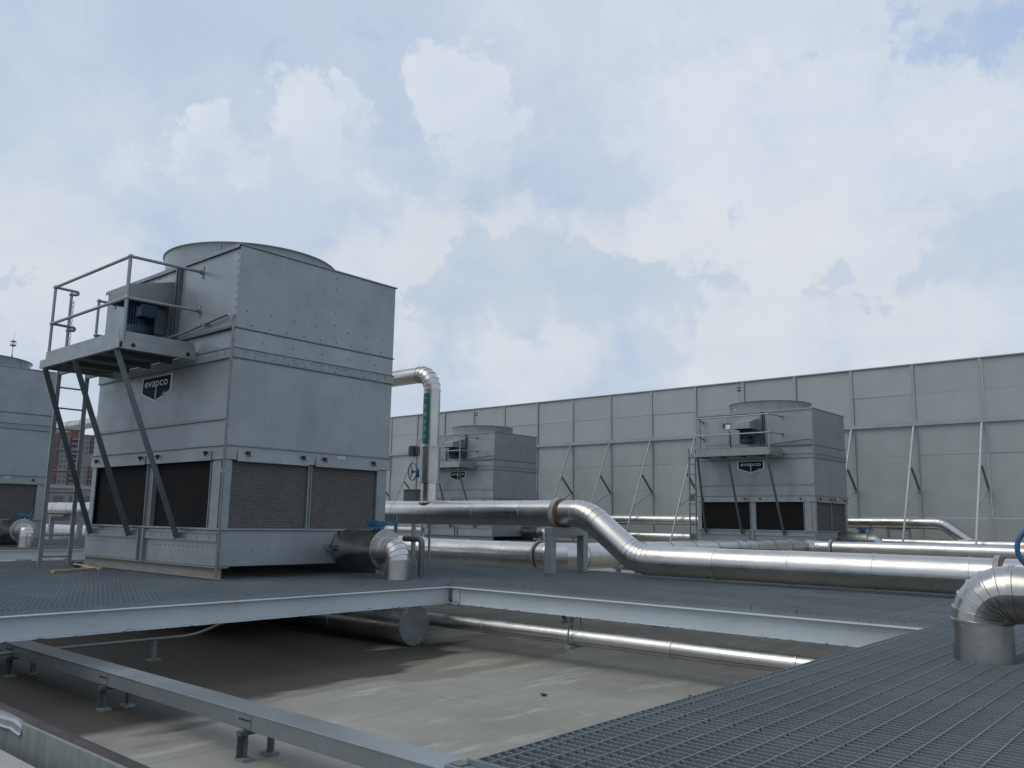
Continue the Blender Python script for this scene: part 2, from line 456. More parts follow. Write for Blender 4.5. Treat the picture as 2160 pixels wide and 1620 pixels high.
def roof_mat():
    m = bpy.data.materials.new('roof screed')
    m.use_nodes = True
    t = m.node_tree
    p = t.nodes['Principled BSDF']
    g = t.nodes.new('ShaderNodeNewGeometry')

    def noise(vec, s, d=8, r=0.6):
        n = t.nodes.new('ShaderNodeTexNoise')
        n.inputs['Scale'].default_value = s
        n.inputs['Detail'].default_value = d
        n.inputs['Roughness'].default_value = r
        t.links.new(vec, n.inputs['Vector'])
        return n.outputs[0]

    def rmp(x, a, b, lo=0.0, hi=1.0, sm=True):
        n = t.nodes.new('ShaderNodeMapRange')
        if sm:
            n.interpolation_type = 'SMOOTHSTEP'
        n.inputs[1].default_value, n.inputs[2].default_value = a, b
        n.inputs[3].default_value, n.inputs[4].default_value = lo, hi
        t.links.new(x, n.inputs[0])
        return n.outputs[0]

    def mixc(f, a, b):
        n = t.nodes.new('ShaderNodeMix')
        n.data_type = 'RGBA'
        t.links.new(f, n.inputs[0])
        for i, x in ((6, a), (7, b)):
            if isinstance(x, tuple):
                n.inputs[i].default_value = (*x, 1)
            else:
                t.links.new(x, n.inputs[i])
        return n.outputs[2]

    def mth(op, a, b=0.0):
        n = t.nodes.new('ShaderNodeMath')
        n.operation = op
        for i, x in enumerate((a, b)):
            if isinstance(x, (int, float)):
                n.inputs[i].default_value = x
            else:
                t.links.new(x, n.inputs[i])
        return n.outputs[0]

    P = g.outputs['Position']
    col = mixc(rmp(noise(P, 0.9), 0.3, 0.7), (0.240, 0.230, 0.192), (0.318, 0.306, 0.260))
    mp = t.nodes.new('ShaderNodeMapping')
    mp.inputs['Scale'].default_value = (3.2, 0.7, 1)
    mp.inputs['Rotation'].default_value = (0, 0, 0.5)
    t.links.new(P, mp.inputs[0])
    col = mixc(rmp(noise(mp.outputs[0], 1.3, 9, 0.65), 0.54, 0.68, 0, 0.65), col, (0.44, 0.43, 0.385))     # trowel marks and efflorescence
    col = mixc(rmp(noise(P, 55, 4), 0.55, 0.75, 0, 0.45), col, (0.21, 0.2, 0.165))
    ms = t.nodes.new('ShaderNodeMapping')
    ms.inputs['Scale'].default_value = (1.5, 0.45, 1)
    ms.inputs['Rotation'].default_value = (0, 0, -0.35)
    t.links.new(P, ms.inputs[0])
    PS = ms.outputs[0]
    col = mixc(rmp(noise(P, 4.5, 8, 0.7), 0.52, 0.70, 0, 0.4), col, (0.37, 0.36, 0.315))
    col = mixc(rmp(noise(P, 2.2, 8, 0.7), 0.54, 0.70, 0, 0.45), col, (0.19, 0.18, 0.145))
    # damp patches round the tower deck, its shade painted in too: distance to the leak under the tower, broken up by noise
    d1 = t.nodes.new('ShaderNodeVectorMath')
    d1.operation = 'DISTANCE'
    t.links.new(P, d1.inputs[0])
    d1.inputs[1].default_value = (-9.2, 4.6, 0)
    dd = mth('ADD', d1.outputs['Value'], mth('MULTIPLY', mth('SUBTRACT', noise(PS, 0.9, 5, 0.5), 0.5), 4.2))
    wet_shade = rmp(dd, 3.40, 3.10)
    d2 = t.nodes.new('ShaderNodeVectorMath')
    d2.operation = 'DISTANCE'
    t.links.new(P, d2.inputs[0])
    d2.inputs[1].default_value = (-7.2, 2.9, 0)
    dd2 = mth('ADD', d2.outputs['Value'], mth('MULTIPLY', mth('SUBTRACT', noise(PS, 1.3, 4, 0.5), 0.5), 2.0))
    wet_shade = mth('MAXIMUM', wet_shade, rmp(dd2, 1.75, 1.35))
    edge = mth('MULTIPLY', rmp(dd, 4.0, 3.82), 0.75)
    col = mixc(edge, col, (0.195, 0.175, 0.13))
    col = mixc(mth('MULTIPLY', wet_shade, 0.9), col, (0.030, 0.025, 0.018))  # damp colour taken near black to stand in for shade under the deck
    # screed joints
    sp = t.nodes.new('ShaderNodeSeparateXYZ')
    t.links.new(P, sp.inputs[0])
    wob = mth('MULTIPLY', noise(P, 2.0, 3), 0.03)
    jx = mth('ABSOLUTE', mth('SUBTRACT', mth('MODULO', mth('ADD', mth('ADD', sp.outputs[1], wob), 60.32), 2.9), 1.45))
    jy = mth('ABSOLUTE', mth('SUBTRACT', mth('MODULO', mth('ADD', mth('ADD', sp.outputs[0], wob), 80.0), 3.2), 1.6))
    j = mth('MAXIMUM', rmp(jx, 0.014, 0.006), rmp(jy, 0.014, 0.006))
    col = mixc(mth('MULTIPLY', j, 0.35), col, (0.17, 0.155, 0.13))
    t.links.new(col, p.inputs['Base Color'])
    t.links.new(rmp(wet_shade, 0, 1, 0.85, 0.6, False), p.inputs['Roughness'])
    b = t.nodes.new('ShaderNodeBump')
    b.inputs['Strength'].default_value = 0.15
    b.inputs['Distance'].default_value = 0.01
    t.links.new(noise(P, 30, 6), b.inputs['Height'])
    t.links.new(b.outputs[0], p.inputs['Normal'])
    return m


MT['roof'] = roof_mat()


# ------------------------------------------------------------------ mesh helpers
def fillet(pts, rad, n=6):
    pts = [V(p) for p in pts]
    o = [pts[0]]
    for i in range(1, len(pts) - 1):
        a, b, c_ = pts[i - 1], pts[i], pts[i + 1]
        u, w = (a - b).normalized(), (c_ - b).normalized()
        ang = u.angle(w)
        t = min(rad / math.tan(ang / 2), 0.49 * (a - b).length, 0.49 * (c_ - b).length)
        p, q = b + u * t, b + w * t
        ctr = b + (u + w).normalized() * (t / math.cos(ang / 2))
        for k in range(n + 1):
            s = k / n
            d = (p - ctr).lerp(q - ctr, s)
            # spherical interpolation
            th = (p - ctr).angle(q - ctr)
            if th > 1e-4:
                d = ((p - ctr) * math.sin((1 - s) * th) + (q - ctr) * math.sin(s * th)) / math.sin(th)
            o.append(ctr + d)
    o.append(pts[-1])
    return o


def basis(t, side=None):
    t = t.normalized()
    if side is None:
        side = V((0, 0, 1)) if abs(t.z) < 0.9 else V((0, 1, 0))
    u = (side - t * side.dot(t)).normalized()
    return u, t.cross(u)


class MB:
    def __init__(s, off=(0, 0, 0)):
        s.v, s.f, s.sm, s.off = [], [], [], V(off)

    def add(s, vs_, fs, smooth=False):
        n = len(s.v)
        s.v += [V(x) + s.off for x in vs_]
        s.f += [tuple(i + n for i in f) for f in fs]
        s.sm += [smooth] * len(fs)
        return s

    def hexa(s, p):
        return s.add(p, [(0, 3, 2, 1), (4, 5, 6, 7), (0, 1, 5, 4), (1, 2, 6, 5), (2, 3, 7, 6), (3, 0, 4, 7)])

    def box(s, x0, x1, y0, y1, z0, z1):
        x0, x1 = min(x0, x1), max(x0, x1)
        y0, y1 = min(y0, y1), max(y0, y1)
        z0, z1 = min(z0, z1), max(z0, z1)
        return s.hexa([(x0, y0, z0), (x1, y0, z0), (x1, y1, z0), (x0, y1, z0), (x0, y0, z1), (x1, y0, z1), (x1, y1, z1), (x0, y1, z1)])

    def bar(s, a, b, w, h, up=None):
        a, b = V(a), V(b)
        u, q = basis(b - a, V(up) if up else None)
        u, q = u * (h / 2), q * (w / 2)
        return s.hexa([a - u - q, a - u + q, a + u + q, a + u - q, b - u - q, b - u + q, b + u + q, b + u - q])

    def angle(s, a, b, w, th, up=None):
        """An L section bar."""
        a, b = V(a), V(b)
        u, q = basis(b - a, V(up) if up else None)
        s.bar(a + u * (w / 2), b + u * (w / 2), th, w, u)
        s.bar(a + q * (w / 2 + th / 2), b + q * (w / 2 + th / 2), w, th, u)
        return s

    def tube(s, pts, r, n=12, caps=True):
        pts = [V(p) for p in pts]
        rs = r if isinstance(r, (list, tuple)) else [r] * len(pts)
        u = None
        vs_, fs = [], []
        for i, p in enumerate(pts):
            t = (pts[min(i + 1, len(pts) - 1)] - pts[max(i - 1, 0)]).normalized()
            u = basis(t, u if u is not None and abs(u.dot(t)) < 0.95 else None)[0]
            w = t.cross(u)
            for k in range(n):
                a = 2 * math.pi * k / n
                vs_.append(p + (u * math.cos(a) + w * math.sin(a)) * rs[i])
        for i in range(len(pts) - 1):
            for k in range(n):
                k2 = (k + 1) % n
                fs.append((i * n + k, i * n + k2, (i + 1) * n + k2, (i + 1) * n + k))
        s.add(vs_, fs, True)
        if caps:
            m = len(pts) - 1
            s.add(vs_[:n], [tuple(range(n))[::-1]])
            s.add(vs_[m * n:], [tuple(range(n))])
        return s

    def lathe(s, o, axis, prof, n=32, smooth=True):
        """prof: (distance along axis, radius) pairs"""
        o, axis = V(o), V(axis).normalized()
        u, w = basis(axis)
        vs_, fs = [], []
        for d, r in prof:
            for k in range(n):
                a = 2 * math.pi * k / n
                vs_.append(o + axis * d + (u * math.cos(a) + w * math.sin(a)) * max(r, 1e-4))
        for i in range(len(prof) - 1):
            for k in range(n):
                k2 = (k + 1) % n
                fs.append((i * n + k, i * n + k2, (i + 1) * n + k2, (i + 1) * n + k))
        return s.add(vs_, fs, smooth)

    def torus(s, o, axis, R, r, n=28, m=8):
        o, axis = V(o), V(axis).normalized()
        u, w = basis(axis)
        vs_, fs = [], []
        for i in range(n):
            a = 2 * math.pi * i / n
            d = u * math.cos(a) + w * math.sin(a)
            for k in range(m):
                b = 2 * math.pi * k / m
                vs_.append(o + d * (R + r * math.cos(b)) + axis * (r * math.sin(b)))
        for i in range(n):
            for k in range(m):
                i2, k2 = (i + 1) % n, (k + 1) % m
                fs.append((i * m + k, i2 * m + k, i2 * m + k2, i * m + k2))
        return s.add(vs_, fs, True)

    def ball(s, o, r, n=12):
        prof = [(-r * math.cos(math.pi * i / 8), r * math.sin(math.pi * i / 8)) for i in range(9)]
        return s.lathe(o, (0, 0, 1), prof, n)

    def prism(s, poly, a, b):
        """poly: list of points; extruded by vector from a offset to b offset"""
        n = len(poly)
        a, b = V(a), V(b)
        vs_ = [V(p) + a for p in poly] + [V(p) + b for p in poly]
        return s.add(vs_, [tuple(range(n))[::-1], tuple(range(n, 2 * n))] + [(i, (i + 1) % n, n + (i + 1) % n, n + i) for i in range(n)])

    def build(s, name, m, parent=None, bevel=0.0, kind=None, label=None):
        me = bpy.data.meshes.new(name)
        me.from_pydata([tuple(x) for x in s.v], [], s.f)
        me.polygons.foreach_set('use_smooth', s.sm)
        me.materials.append(MT[m] if isinstance(m, str) else m)
        me.validate()
        if any(s.sm):
            me.set_sharp_from_angle(angle=math.radians(32))
        o = bpy.data.objects.new(name, me)
        COL.objects.link(o)
        if parent:
            o.parent = parent
        if bevel:
            b = o.modifiers.new('bevel', 'BEVEL')
            b.width = bevel
            b.segments = 2
            b.limit_method = 'ANGLE'
        if kind:
            o['kind'] = kind
        if label:
            o['label'] = label
        return o


def tag(o, label, cat, group=None):
    o['label'], o['category'] = label, cat
    if group:
        o['group'] = group
    return o


def empty(name, loc, label=None, cat=None, group=None, parent=None):
    o = bpy.data.objects.new(name, None)
    o.empty_display_size = 0.2
    COL.objects.link(o)
    o.location = loc
    if parent:
        o.parent = parent
    if label:
        tag(o, label, cat, group)
    return o


def kids(o):
    return [x for x in bpy.data.objects if x.parent == o]


def copy_tree(o, loc, label):
    km = {}
    for x in bpy.data.objects:
        if x.parent:
            km.setdefault(x.parent, []).append(x)

    def cp(q, par):
        n = q.copy()
        COL.objects.link(n)
        if par:
            n.parent = par
        for ch in km.get(q, []):
            cp(ch, n)
        return n
    r = cp(o, None)
    r.location = loc
    r['label'] = label
    return r


def text_obj(body, name, m, parent, origin, xdir, ydir, height, width=None, depth=0.002, bold=0.0):
    """flat lettering laid out along xdir / ydir, converted to a mesh"""
    cu = bpy.data.curves.new(name, 'FONT')
    cu.body = body
    cu.size = 1.0
    cu.offset = bold
    cu.extrude = 0.0
    cu.resolution_u = 3
    cu.align_x = 'CENTER'
    cu.align_y = 'CENTER'
    t = bpy.data.objects.new(name, cu)
    COL.objects.link(t)
    bpy.context.view_layer.update()
    me = bpy.data.meshes.new_from_object(t.evaluated_get(bpy.context.evaluated_depsgraph_get()))
    bpy.data.objects.remove(t)
    xs = [v.co.x for v in me.vertices] or [0, 1]
    ys = [v.co.y for v in me.vertices] or [0, 1]
    cx, cy = (min(xs) + max(xs)) / 2, (min(ys) + max(ys)) / 2
    sy = height / max(max(ys) - min(ys), 1e-6)
    sx = (width / max(max(xs) - min(xs), 1e-6)) if width else sy
    xd, yd = V(xdir).normalized(), V(ydir).normalized()
    nn = xd.cross(yd)
    for v in me.vertices:
        v.co = V(origin) + xd * ((v.co.x - cx) * sx) + yd * ((v.co.y - cy) * sy) + nn * depth
    me.materials.clear()
    me.materials.append(MT[m])
    o = bpy.data.objects.new(name, me)
    COL.objects.link(o)
    o.parent = parent
    return o


# ------------------------------------------------------------------ insulated pipes
def pipe_run(root, pts, r, bend_r, sec=0.95, m='clad', side=(0, 1, 0), gores=5, seam=0.0, n=36, names=('jacket_section', 'elbow_gore'), phase=0.0, taper=None, wob=0.009, end_caps=(False, False)):
    """Every cladding jacket of a pipe is a part of its own: straight sections and mitred elbow gores."""
    base = V(root.location)
    pts = [V(p) - base for p in pts]
    side = V(side).normalized()
    J = [pts[0]]
    isb = []
    for i in range(1, len(pts)):
        end = pts[i]
        if i < len(pts) - 1:
            u, w = (pts[i - 1] - pts[i]).normalized(), (pts[i + 1] - pts[i]).normalized()
            ang = u.angle(w)
            t = bend_r / math.tan(ang / 2)
            arc = fillet([pts[i - 1], pts[i], pts[i + 1]], bend_r, gores)[1:-1]
            end = arc[0]
        L = (end - J[-1]).length
        k = max(1, round(L / sec))
        a = J[-1].copy()
        for q in range(1, k + 1):
            s_ = q / k
            if 0 < q < k:
                s_ += phase * 0.3 / k
            J.append(a.lerp(end, s_))
            isb.append(0)
        if i < len(pts) - 1:
            for q in arc[1:]:
                J.append(q)
                isb.append(1)
    N = len(J)
    dirs = [(J[i + 1] - J[i]).normalized() for i in range(N - 1)]
    objs = []
    for i in range(N - 1):
        s = dirs[i]
        n0 = (s + dirs[i - 1]).normalized() if i > 0 else s
        n1 = (s + dirs[i + 1]).normalized() if i < N - 2 else s
        w = side.cross(s)
        rr = r * (1 + rnd.uniform(-0.004, 0.004))
        if taper:
            rr = taper(J[i] + base)
            rr2 = taper(J[i + 1] + base)
        else:
            rr2 = rr
        L = (J[i + 1] - J[i]).length
        bead = min(0.025, L * 0.2)
        prof = [(0, 0.006), (bead, 0.006), (bead + 0.003, 0.0)] + [(L * q / 4, 0.0) for q in (1, 2, 3)] + [(L + 0.004, 0.0)]
        ph = [rnd.uniform(0, 6.28) for _ in range(4)]
        vs_, fs = [], []
        for d, e in prof:
            f = max(0.0, min(1.0, d / L))
            cpt = J[i] + s * d
            for k in range(n + 1):
                a = seam + 2 * math.pi * k / n
                wv = wob * r * (math.sin(2 * a + ph[0]) + 0.6 * math.sin(3 * a + ph[1] + 2.5 * f)) * math.sin(math.pi * f) * (0.4 if isb[i] else 1)
                rad = (rr * (1 - f) + rr2 * f) + e + 0.005 * k / n + wv
                p = cpt + (side * math.cos(a) + w * math.sin(a)) * rad
                if f < 0.5 or len(prof) == 0:
                    if n0 != s and d <= bead + 0.004:
                        p = p - s * ((p - cpt).dot(n0) / s.dot(n0))
                elif d >= L * 0.99 and n1 != s:
                    p = p - s * ((p - cpt).dot(n1) / s.dot(n1))
                vs_.append(p)
        q = n + 1
        if isb[i]:      # keep the inner rings inside the mitre
            ring0, ring1 = vs_[2 * q:3 * q], vs_[-q:]
            for g in (3, 4, 5):
                for k in range(q):
                    vs_[g * q + k] = ring0[k].lerp(ring1[k], (g - 2) / 4)
        for g in range(len(prof) - 1):
            for k in range(n):
                fs.append((g * q + k, g * q + k + 1, (g + 1) * q + k + 1, (g + 1) * q + k))
        mb = MB().add(vs_, fs, True)
        if i == 0 and end_caps[0]:
            mb.add(vs_[:n], [tuple(range(n))])
        if i == N - 2 and end_caps[1]:
            mb.add(vs_[-q:-1], [tuple(range(n))])
        objs.append(mb.build(names[1] if isb[i] else names[0], m, root))
    return objs


def collar(root, c_, axis, r, w=0.05, grey=True):
    """a support ring: grey band on one side, rusty band on the other"""
    base = V(root.location)
    c_ = V(c_) - base
    a = V(axis).normalized()
    MB().lathe(c_, a, [(-w, r), (-w, r + 0.032), (0, r + 0.032), (0, r)], 36, False).build('support_ring', 'collar2', root)
    MB().lathe(c_ + a * 0.002, a, [(0, r), (0, r + 0.016), (w * 0.55, r + 0.016), (w * 0.55, r)], 36, False).build('rusted_ring', 'collar', root)


def patch(root, m, name, c_, axis, r, a0, a1, half, side):
    """a sticker wrapped on a pipe"""
    base = V(root.location)
    c_ = V(c_) - base
    t = V(axis).normalized()
    u = V(side).normalized()
    w = u.cross(t)
    vs_, fs = [], []
    k = 10
    for i in range(k + 1):
        a = a0 + (a1 - a0) * i / k
        d = u * math.cos(a) + w * math.sin(a)
        for q in (-half, half):
            vs_.append(c_ + d * r + t * q)
    fs = [(2 * i, 2 * i + 1, 2 * i + 3, 2 * i + 2) for i in range(k)]
    return MB().add(vs_, fs, True).build(name, m, root)


G = 0.672
TX, TY = -8.775, 5.13
GX, GY = 11.72, 17.52      # spacing of the towers

# ------------------------------------------------------------------ setting: roof and city ground
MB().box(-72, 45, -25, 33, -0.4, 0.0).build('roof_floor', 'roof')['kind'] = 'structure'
MB().add([(-1500, -600, -18), (900, -600, -18), (900, 1600, -18), (-1500, 1600, -18)], [(0, 1, 2, 3)]).build('ground', 'cityground')['kind'] = 'structure'
hall = MB().box(-71.9, 44.9, -24.9, 32.9, -18, -0.401).build('factory_hall', 'bpale')
tag(hall, 'pale factory building whose flat roof carries the cooling towers', 'building')

# ------------------------------------------------------------------ cooling tower
LX, LY = -3.56, 2.43


def rivet_rows(rows, r=0.008, axis=(0, -1, 0), off=(0, 0, 0)):
    mb = MB(off)
    for p in rows:
        mb.lathe(p, axis, [(-0.002, r), (0.005, r * 0.9), (0.008, 0.0005)], 6)
    return mb


def lin(a, b, n):
    a, b = V(a), V(b)
    return [a.lerp(b, (i + 0.5) / n) for i in range(n)]


def build_tower(loc, label):
    T = empty('cooling_tower', loc, label, 'cooling tower', 'galvanised cooling towers on the roof')
    O = (0, 0, -G)

    def mb():
        return MB(O)
    # support beams
    for y in (0.02, LY - 0.15):
        b = mb().box(LX, 0, y, y + 0.012, G + 0.008, 0.804)
        b.box(LX, -0.002, y + 0.0125, y + 0.08, G + 0.002, G + 0.012)
        b.box(LX - 0.03, 0.0, y - 0.045, y + 0.10, 0.806, 0.82)
        for x in (LX + 0.4, LX + 1.4, LX + 2.4, -0.25):
            b.box(x, x + 0.01, y + 0.0125, y + 0.09, G + 0.016, 0.802)
        b.build('support_beam', 'beige', T)
    # basin
    mb().box(LX, 0, 0, LY, 0.822, 1.225).build('basin', 'galv', T, 0.006)
    mb().box(LX - 0.03, 0.03, -0.03, LY + 0.03, 1.2265, 1.249).build('basin_rim', 'galv2', T, 0.003)
    for x0, x1 in ((LX + 0.03, -1.93), (-1.77, -0.06)):
        b = mb().box(x0, x1, -0.022, -0.001, 1.105, 1.185)
        b.box(x0, x1, -0.032, -0.001, 1.1855, 1.192).box(x0, x1, -0.032, -0.001, 1.098, 1.1045)
        s = b.build('basin_stiffener', 'galv2', T)
        rivet_rows(lin((x0, -0.022, 1.145), (x1, -0.022, 1.145), 6), 0.009, off=O).build('bolts', 'brace', s, kind='stuff')
    mb().box(-1.93, -1.91, -0.045, -0.001, 0.826, 1.224).box(-1.79, -1.77, -0.045, -0.001, 0.826, 1.224).box(-1.909, -1.791, -0.012, -0.001, 0.826, 1.224).build('basin_joint', 'galv2', T)
    mb().box(-0.045, -0.008, -0.012, -0.001, 0.83, 1.20).build('corner_strip', 'beige', T)
    rv = lin((LX + 0.1, -0.001, 1.03), (-0.1, -0.001, 1.03), 30)
    rivet_rows(rv, 0.007, off=O).build('rivets', 'brace', T, kind='stuff')
    rivet_rows(lin((0.001, 0.1, 1.0), (0.001, LY - 0.7, 1.0), 8), 0.007, (1, 0, 0), off=O).build('rivets', 'brace', T, kind='stuff')
    # inlet section
    Z0, Z1, ZT = 1.2495, 2.03, 2.2
    mb().box(LX + 0.14, -0.14, 0.14, LY - 0.14, Z0, Z1 - 0.002).build('fill_core', 'dark', T)
    for x0, x1 in ((LX + 0.03, -1.90), (-1.72, -0.345)):
        mb().box(x0, x1, 0.06, 0.1, Z0, Z1 - 0.002).build('inlet_louver', 'louver_dark', T)
        mb().box(x0, x1, LY - 0.1, LY - 0.06, Z0, Z1 - 0.002).build('inlet_louver', 'louver_dark', T)
    for y0, y1 in ((0.10, 1.14), (1.20, LY - 0.19)):
        mb().box(-0.085, -0.045, y0, y1, Z0, Z1 - 0.002).build('inlet_louver', 'louver_pale', T, label='grey honeycomb inlet louver')
        mb().box(LX + 0.045, LX + 0.085, y0, y1, Z0, Z1 - 0.002).build('inlet_louver', 'louver_pale', T, label='grey honeycomb inlet louver')
    # posts between the louvers
    p = mb().box(-0.345, -0.33, 0.005, 0.13, Z0, Z1).box(-0.33, -0.305, 0.03, 0.05, Z0, Z1).box(-0.304, -0.12, 0.008, 0.02, Z0, Z1).box(-0.119, -0.028, 0.022, 0.034, Z0, Z1)
    p.box(-0.027, -0.012, 0.0, 0.075, Z0, Z1).box(-0.046, -0.03, 0.076, 0.098, Z0, Z1)
    p.build('corner_post', 'galv2', T, 0.002)
    mb().box(-0.05, -0.012, LY - 0.185, LY - 0.02, Z0, Z1).box(-0.3, -0.051, LY - 0.05, LY - 0.02, Z0, Z1).build('corner_post', 'galv2', T, 0.002)
    mb().box(LX + 0.012, LX + 0.14, 0.008, 0.025, Z0, Z1).box(LX + 0.012, LX + 0.026, 0.026, 0.1, Z0, Z1).build('corner_post', 'galv2', T, 0.002)
    mb().box(LX + 0.012, LX + 0.14, LY - 0.1, LY - 0.02, Z0, Z1).build('corner_post', 'galv2', T, 0.002)
    mb().box(-1.90, -1.885, 0.0, 0.1, Z0, Z1).box(-1.884, -1.736, 0.03, 0.045, Z0, Z1).box(-1.735, -1.72, 0.0, 0.1, Z0, Z1).build('louver_post', 'galv2', T, 0.002)
    mb().box(-0.044, -0.012, 1.142, 1.156, Z0, Z1).box(-0.044, -0.03, 1.157, 1.183, Z0, Z1).box(-0.044, -0.012, 1.184, 1.198, Z0, Z1).build('louver_post', 'galv2', T, 0.002)
    # header over the inlets
    mb().box(LX - 0.012, 0.012, -0.012, LY + 0.012, Z1 + 0.002, ZT - 0.012).build('header_frame', 'galv', T, 0.003)
    mb().box(LX - 0.035, 0.035, -0.035, LY + 0.035, ZT - 0.011, ZT - 0.001).build('header_flange', 'galv2', T)

    def latch(cover, x, y, axis):
        b = mb()
        if axis == 'y':
            b.box(x - 0.02, x + 0.02, y - 0.035, y - 0.001, 2.10, 2.135).bar((x, y - 0.02, 2.11), (x + 0.03, y - 0.03, 2.075), 0.016, 0.012)
        else:
            b.box(y + 0.001, y + 0.035, x - 0.02, x + 0.02, 2.10, 2.135).bar((y + 0.02, x, 2.11), (y + 0.03, x + 0.03, 2.075), 0.016, 0.012)
        b.build('latch', 'dark', cover)
    for x0, x1 in ((LX + 0.1, -1.93), (-1.69, -0.30)):
        cv = mb().box(x0, x1, -0.027, -0.013, 2.025, 2.14).build('access_cover', 'galv', T, 0.003)
        latch(cv, x0 + 0.12, -0.027, 'y')
        latch(cv, x1 - 0.10, -0.027, 'y')
    for y0, y1 in ((0.13, 1.12), (1.22, LY - 0.2)):
        cv = mb().box(0.013, 0.027, y0, y1, 2.015, 2.13).build('access_cover', 'galv', T, 0.003)
        latch(cv, y0 + 0.12, 0.027, 'x')
        latch(cv, y1 - 0.10, 0.027, 'x')
    mb().box(0.013, 0.016, 1.55, 1.68, 2.135, 2.175).build('rating_label', 'letter', T)
    # lower casing, seam band, upper skirt
    mb().box(LX, 0, 0, LY, ZT, 3.224).build('coil_casing', 'galv', T, 0.006)
    mb().box(LX + 0.02, -0.04, -0.03, -0.001, 2.495, 2.508).box(LX + 0.02, -0.04, -0.018, -0.001, 2.5085, 2.53).build('casing_stiffener', 'galv2', T)
    mb().box(-0.006, 0.004, -0.006, 0.004, ZT + 0.01, 3.22).build('corner_seam', 'galv2', T)
    band = mb().box(LX - 0.016, 0.016, -0.016, LY + 0.016, 3.2255, 3.332).build('seam_band', 'galv2', T, 0.003)
    mb().box(LX - 0.022, 0.022, -0.022, LY + 0.022, 3.333, 3.341).build('seam_lip', 'brace', T)
    mb().box(LX - 0.022, 0.022, -0.022, LY + 0.022, 3.217, 3.2245).build('seam_lip', 'brace', T)
    rows = lin((0.016, 0.08, 3.305), (0.016, LY - 0.08, 3.305), 17) + lin((0.016, 0.15, 3.25), (0.016, LY - 0.15, 3.25), 9)
    rivet_rows(rows, 0.009, (1, 0, 0), off=O).build('rivets', 'brace', band, kind='stuff')
    rivet_rows(lin((-0.75, -0.016, 3.28), (-0.1, -0.016, 3.28), 4), 0.009, off=O).build('rivets', 'brace', band, kind='stuff')
    mb().box(LX, 0, 0, LY, 3.342, 3.572).build('skirt', 'galv', T, 0.004)
    rivet_rows(lin((0.0, 0.15, 3.45), (0.0, LY - 0.1, 3.45), 5), 0.010, (1, 0, 0), off=O).build('rivets', 'brace', T, kind='stuff')
    b = mb().box(LX - 0.02, 0.012, -0.02, LY + 0.02, 3.573, 3.583)
    b.box(-1.4, -0.05, -0.04, -0.021, 3.573, 3.6).box(-1.4, -0.05, -0.055, -0.021, 3.565, 3.572)
    b.build('fan_section_flange', 'brace', T)
    # fan section: separate wall sheets over an inner box
    ZA, ZB = 3.584, 4.588
    mb().box(LX + 0.012, -0.012, 0.012, LY - 0.012, ZA, ZB - 0.003).build('fan_housing', 'dark', T)
    mb().box(-1.385, 0.0, 0.0, 0.011, ZA + 0.002, ZB - 0.004).build('fan_section_panel', 'galv', T, 0.003)
    mb().box(LX, -1.425, 0.0, 0.011, ZA + 0.002, ZB - 0.004).build('fan_section_panel', 'galv', T, 0.003)
    mb().box(-0.011, 0.0, 0.0115, LY, ZA + 0.002, ZB - 0.004).build('fan_section_panel', 'galv', T, 0.003)
    mb().box(LX, LX + 0.011, 0.0115, LY, ZA + 0.002, ZB - 0.004).build('fan_section_panel', 'galv', T, 0.003)
    mb().box(LX + 0.0115, -0.0115, LY - 0.011, LY, ZA + 0.002, ZB - 0.004).build('fan_section_panel', 'galv', T, 0.003)
    mb().box(-1.46, -1.427, -0.05, -0.001, ZA + 0.03, ZB - 0.02).box(-1.384, -1.37, -0.05, -0.001, ZA + 0.03, ZB - 0.02).build('panel_joint', 'brace', T)
    b = mb().box(LX - 0.02, 0.02, -0.03, LY + 0.02, ZB - 0.003, ZB + 0.012)
    b.box(LX - 0.02, 0.0, -0.03, -0.018, ZB - 0.035, ZB - 0.0035).build('top_sheet', 'galv2', T)
    rows = [V((0.0, 1.42, ZA + 0.12 + 0.16 * i)) for i in range(6)] + [V((0.0, y, ZA + 0.22)) for y in (0.14, 0.47, 0.80, 1.12, 1.64, 1.94, 2.22)]
    rows += lin((0.0, 0.08, ZA + 0.05), (0.0, LY - 0.1, ZA + 0.05), 9)
    rivet_rows(rows, 0.010, (1, 0, 0), off=O).build('rivets', 'brace', T, kind='stuff')
    rivet_rows(lin((-0.03, 0.0, ZA + 0.1), (-0.03, 0.0, ZB - 0.05), 9), 0.010, off=O).build('rivets', 'brace', T, kind='stuff')
    rivet_rows(lin((-3.5, 0.0, ZB - 0.07), (-1.5, 0.0, ZB - 0.07), 10), 0.010, off=O).build('rivets', 'brace', T, kind='stuff')
    # fan ring
    fc = (-1.74, LY / 2, 0)
    prof = [(ZB + 0.012, 1.155), (ZB + 0.26, 1.158), (ZB + 0.305, 1.172), (ZB + 0.322, 1.195), (ZB + 0.328, 1.195), (ZB + 0.31, 1.165), (ZB + 0.26, 1.145), (ZB - 0.1, 1.14)]
    ring = mb().lathe(fc, (0, 0, 1), prof, 72).build('fan_ring', 'galv', T)
    a = math.radians(-52)
    for k in range(4):
        aa = a + k * math.pi / 2
        d = V((math.cos(aa), math.sin(aa), 0))
        mb().bar(V(fc) + d * 1.165 + V((0, 0, ZB + 0.02)), V(fc) + d * 1.165 + V((0, 0, ZB + 0.30)), 0.03, 0.012, d).build('ring_joint', 'galv2', ring)
    aa = math.radians(-122)
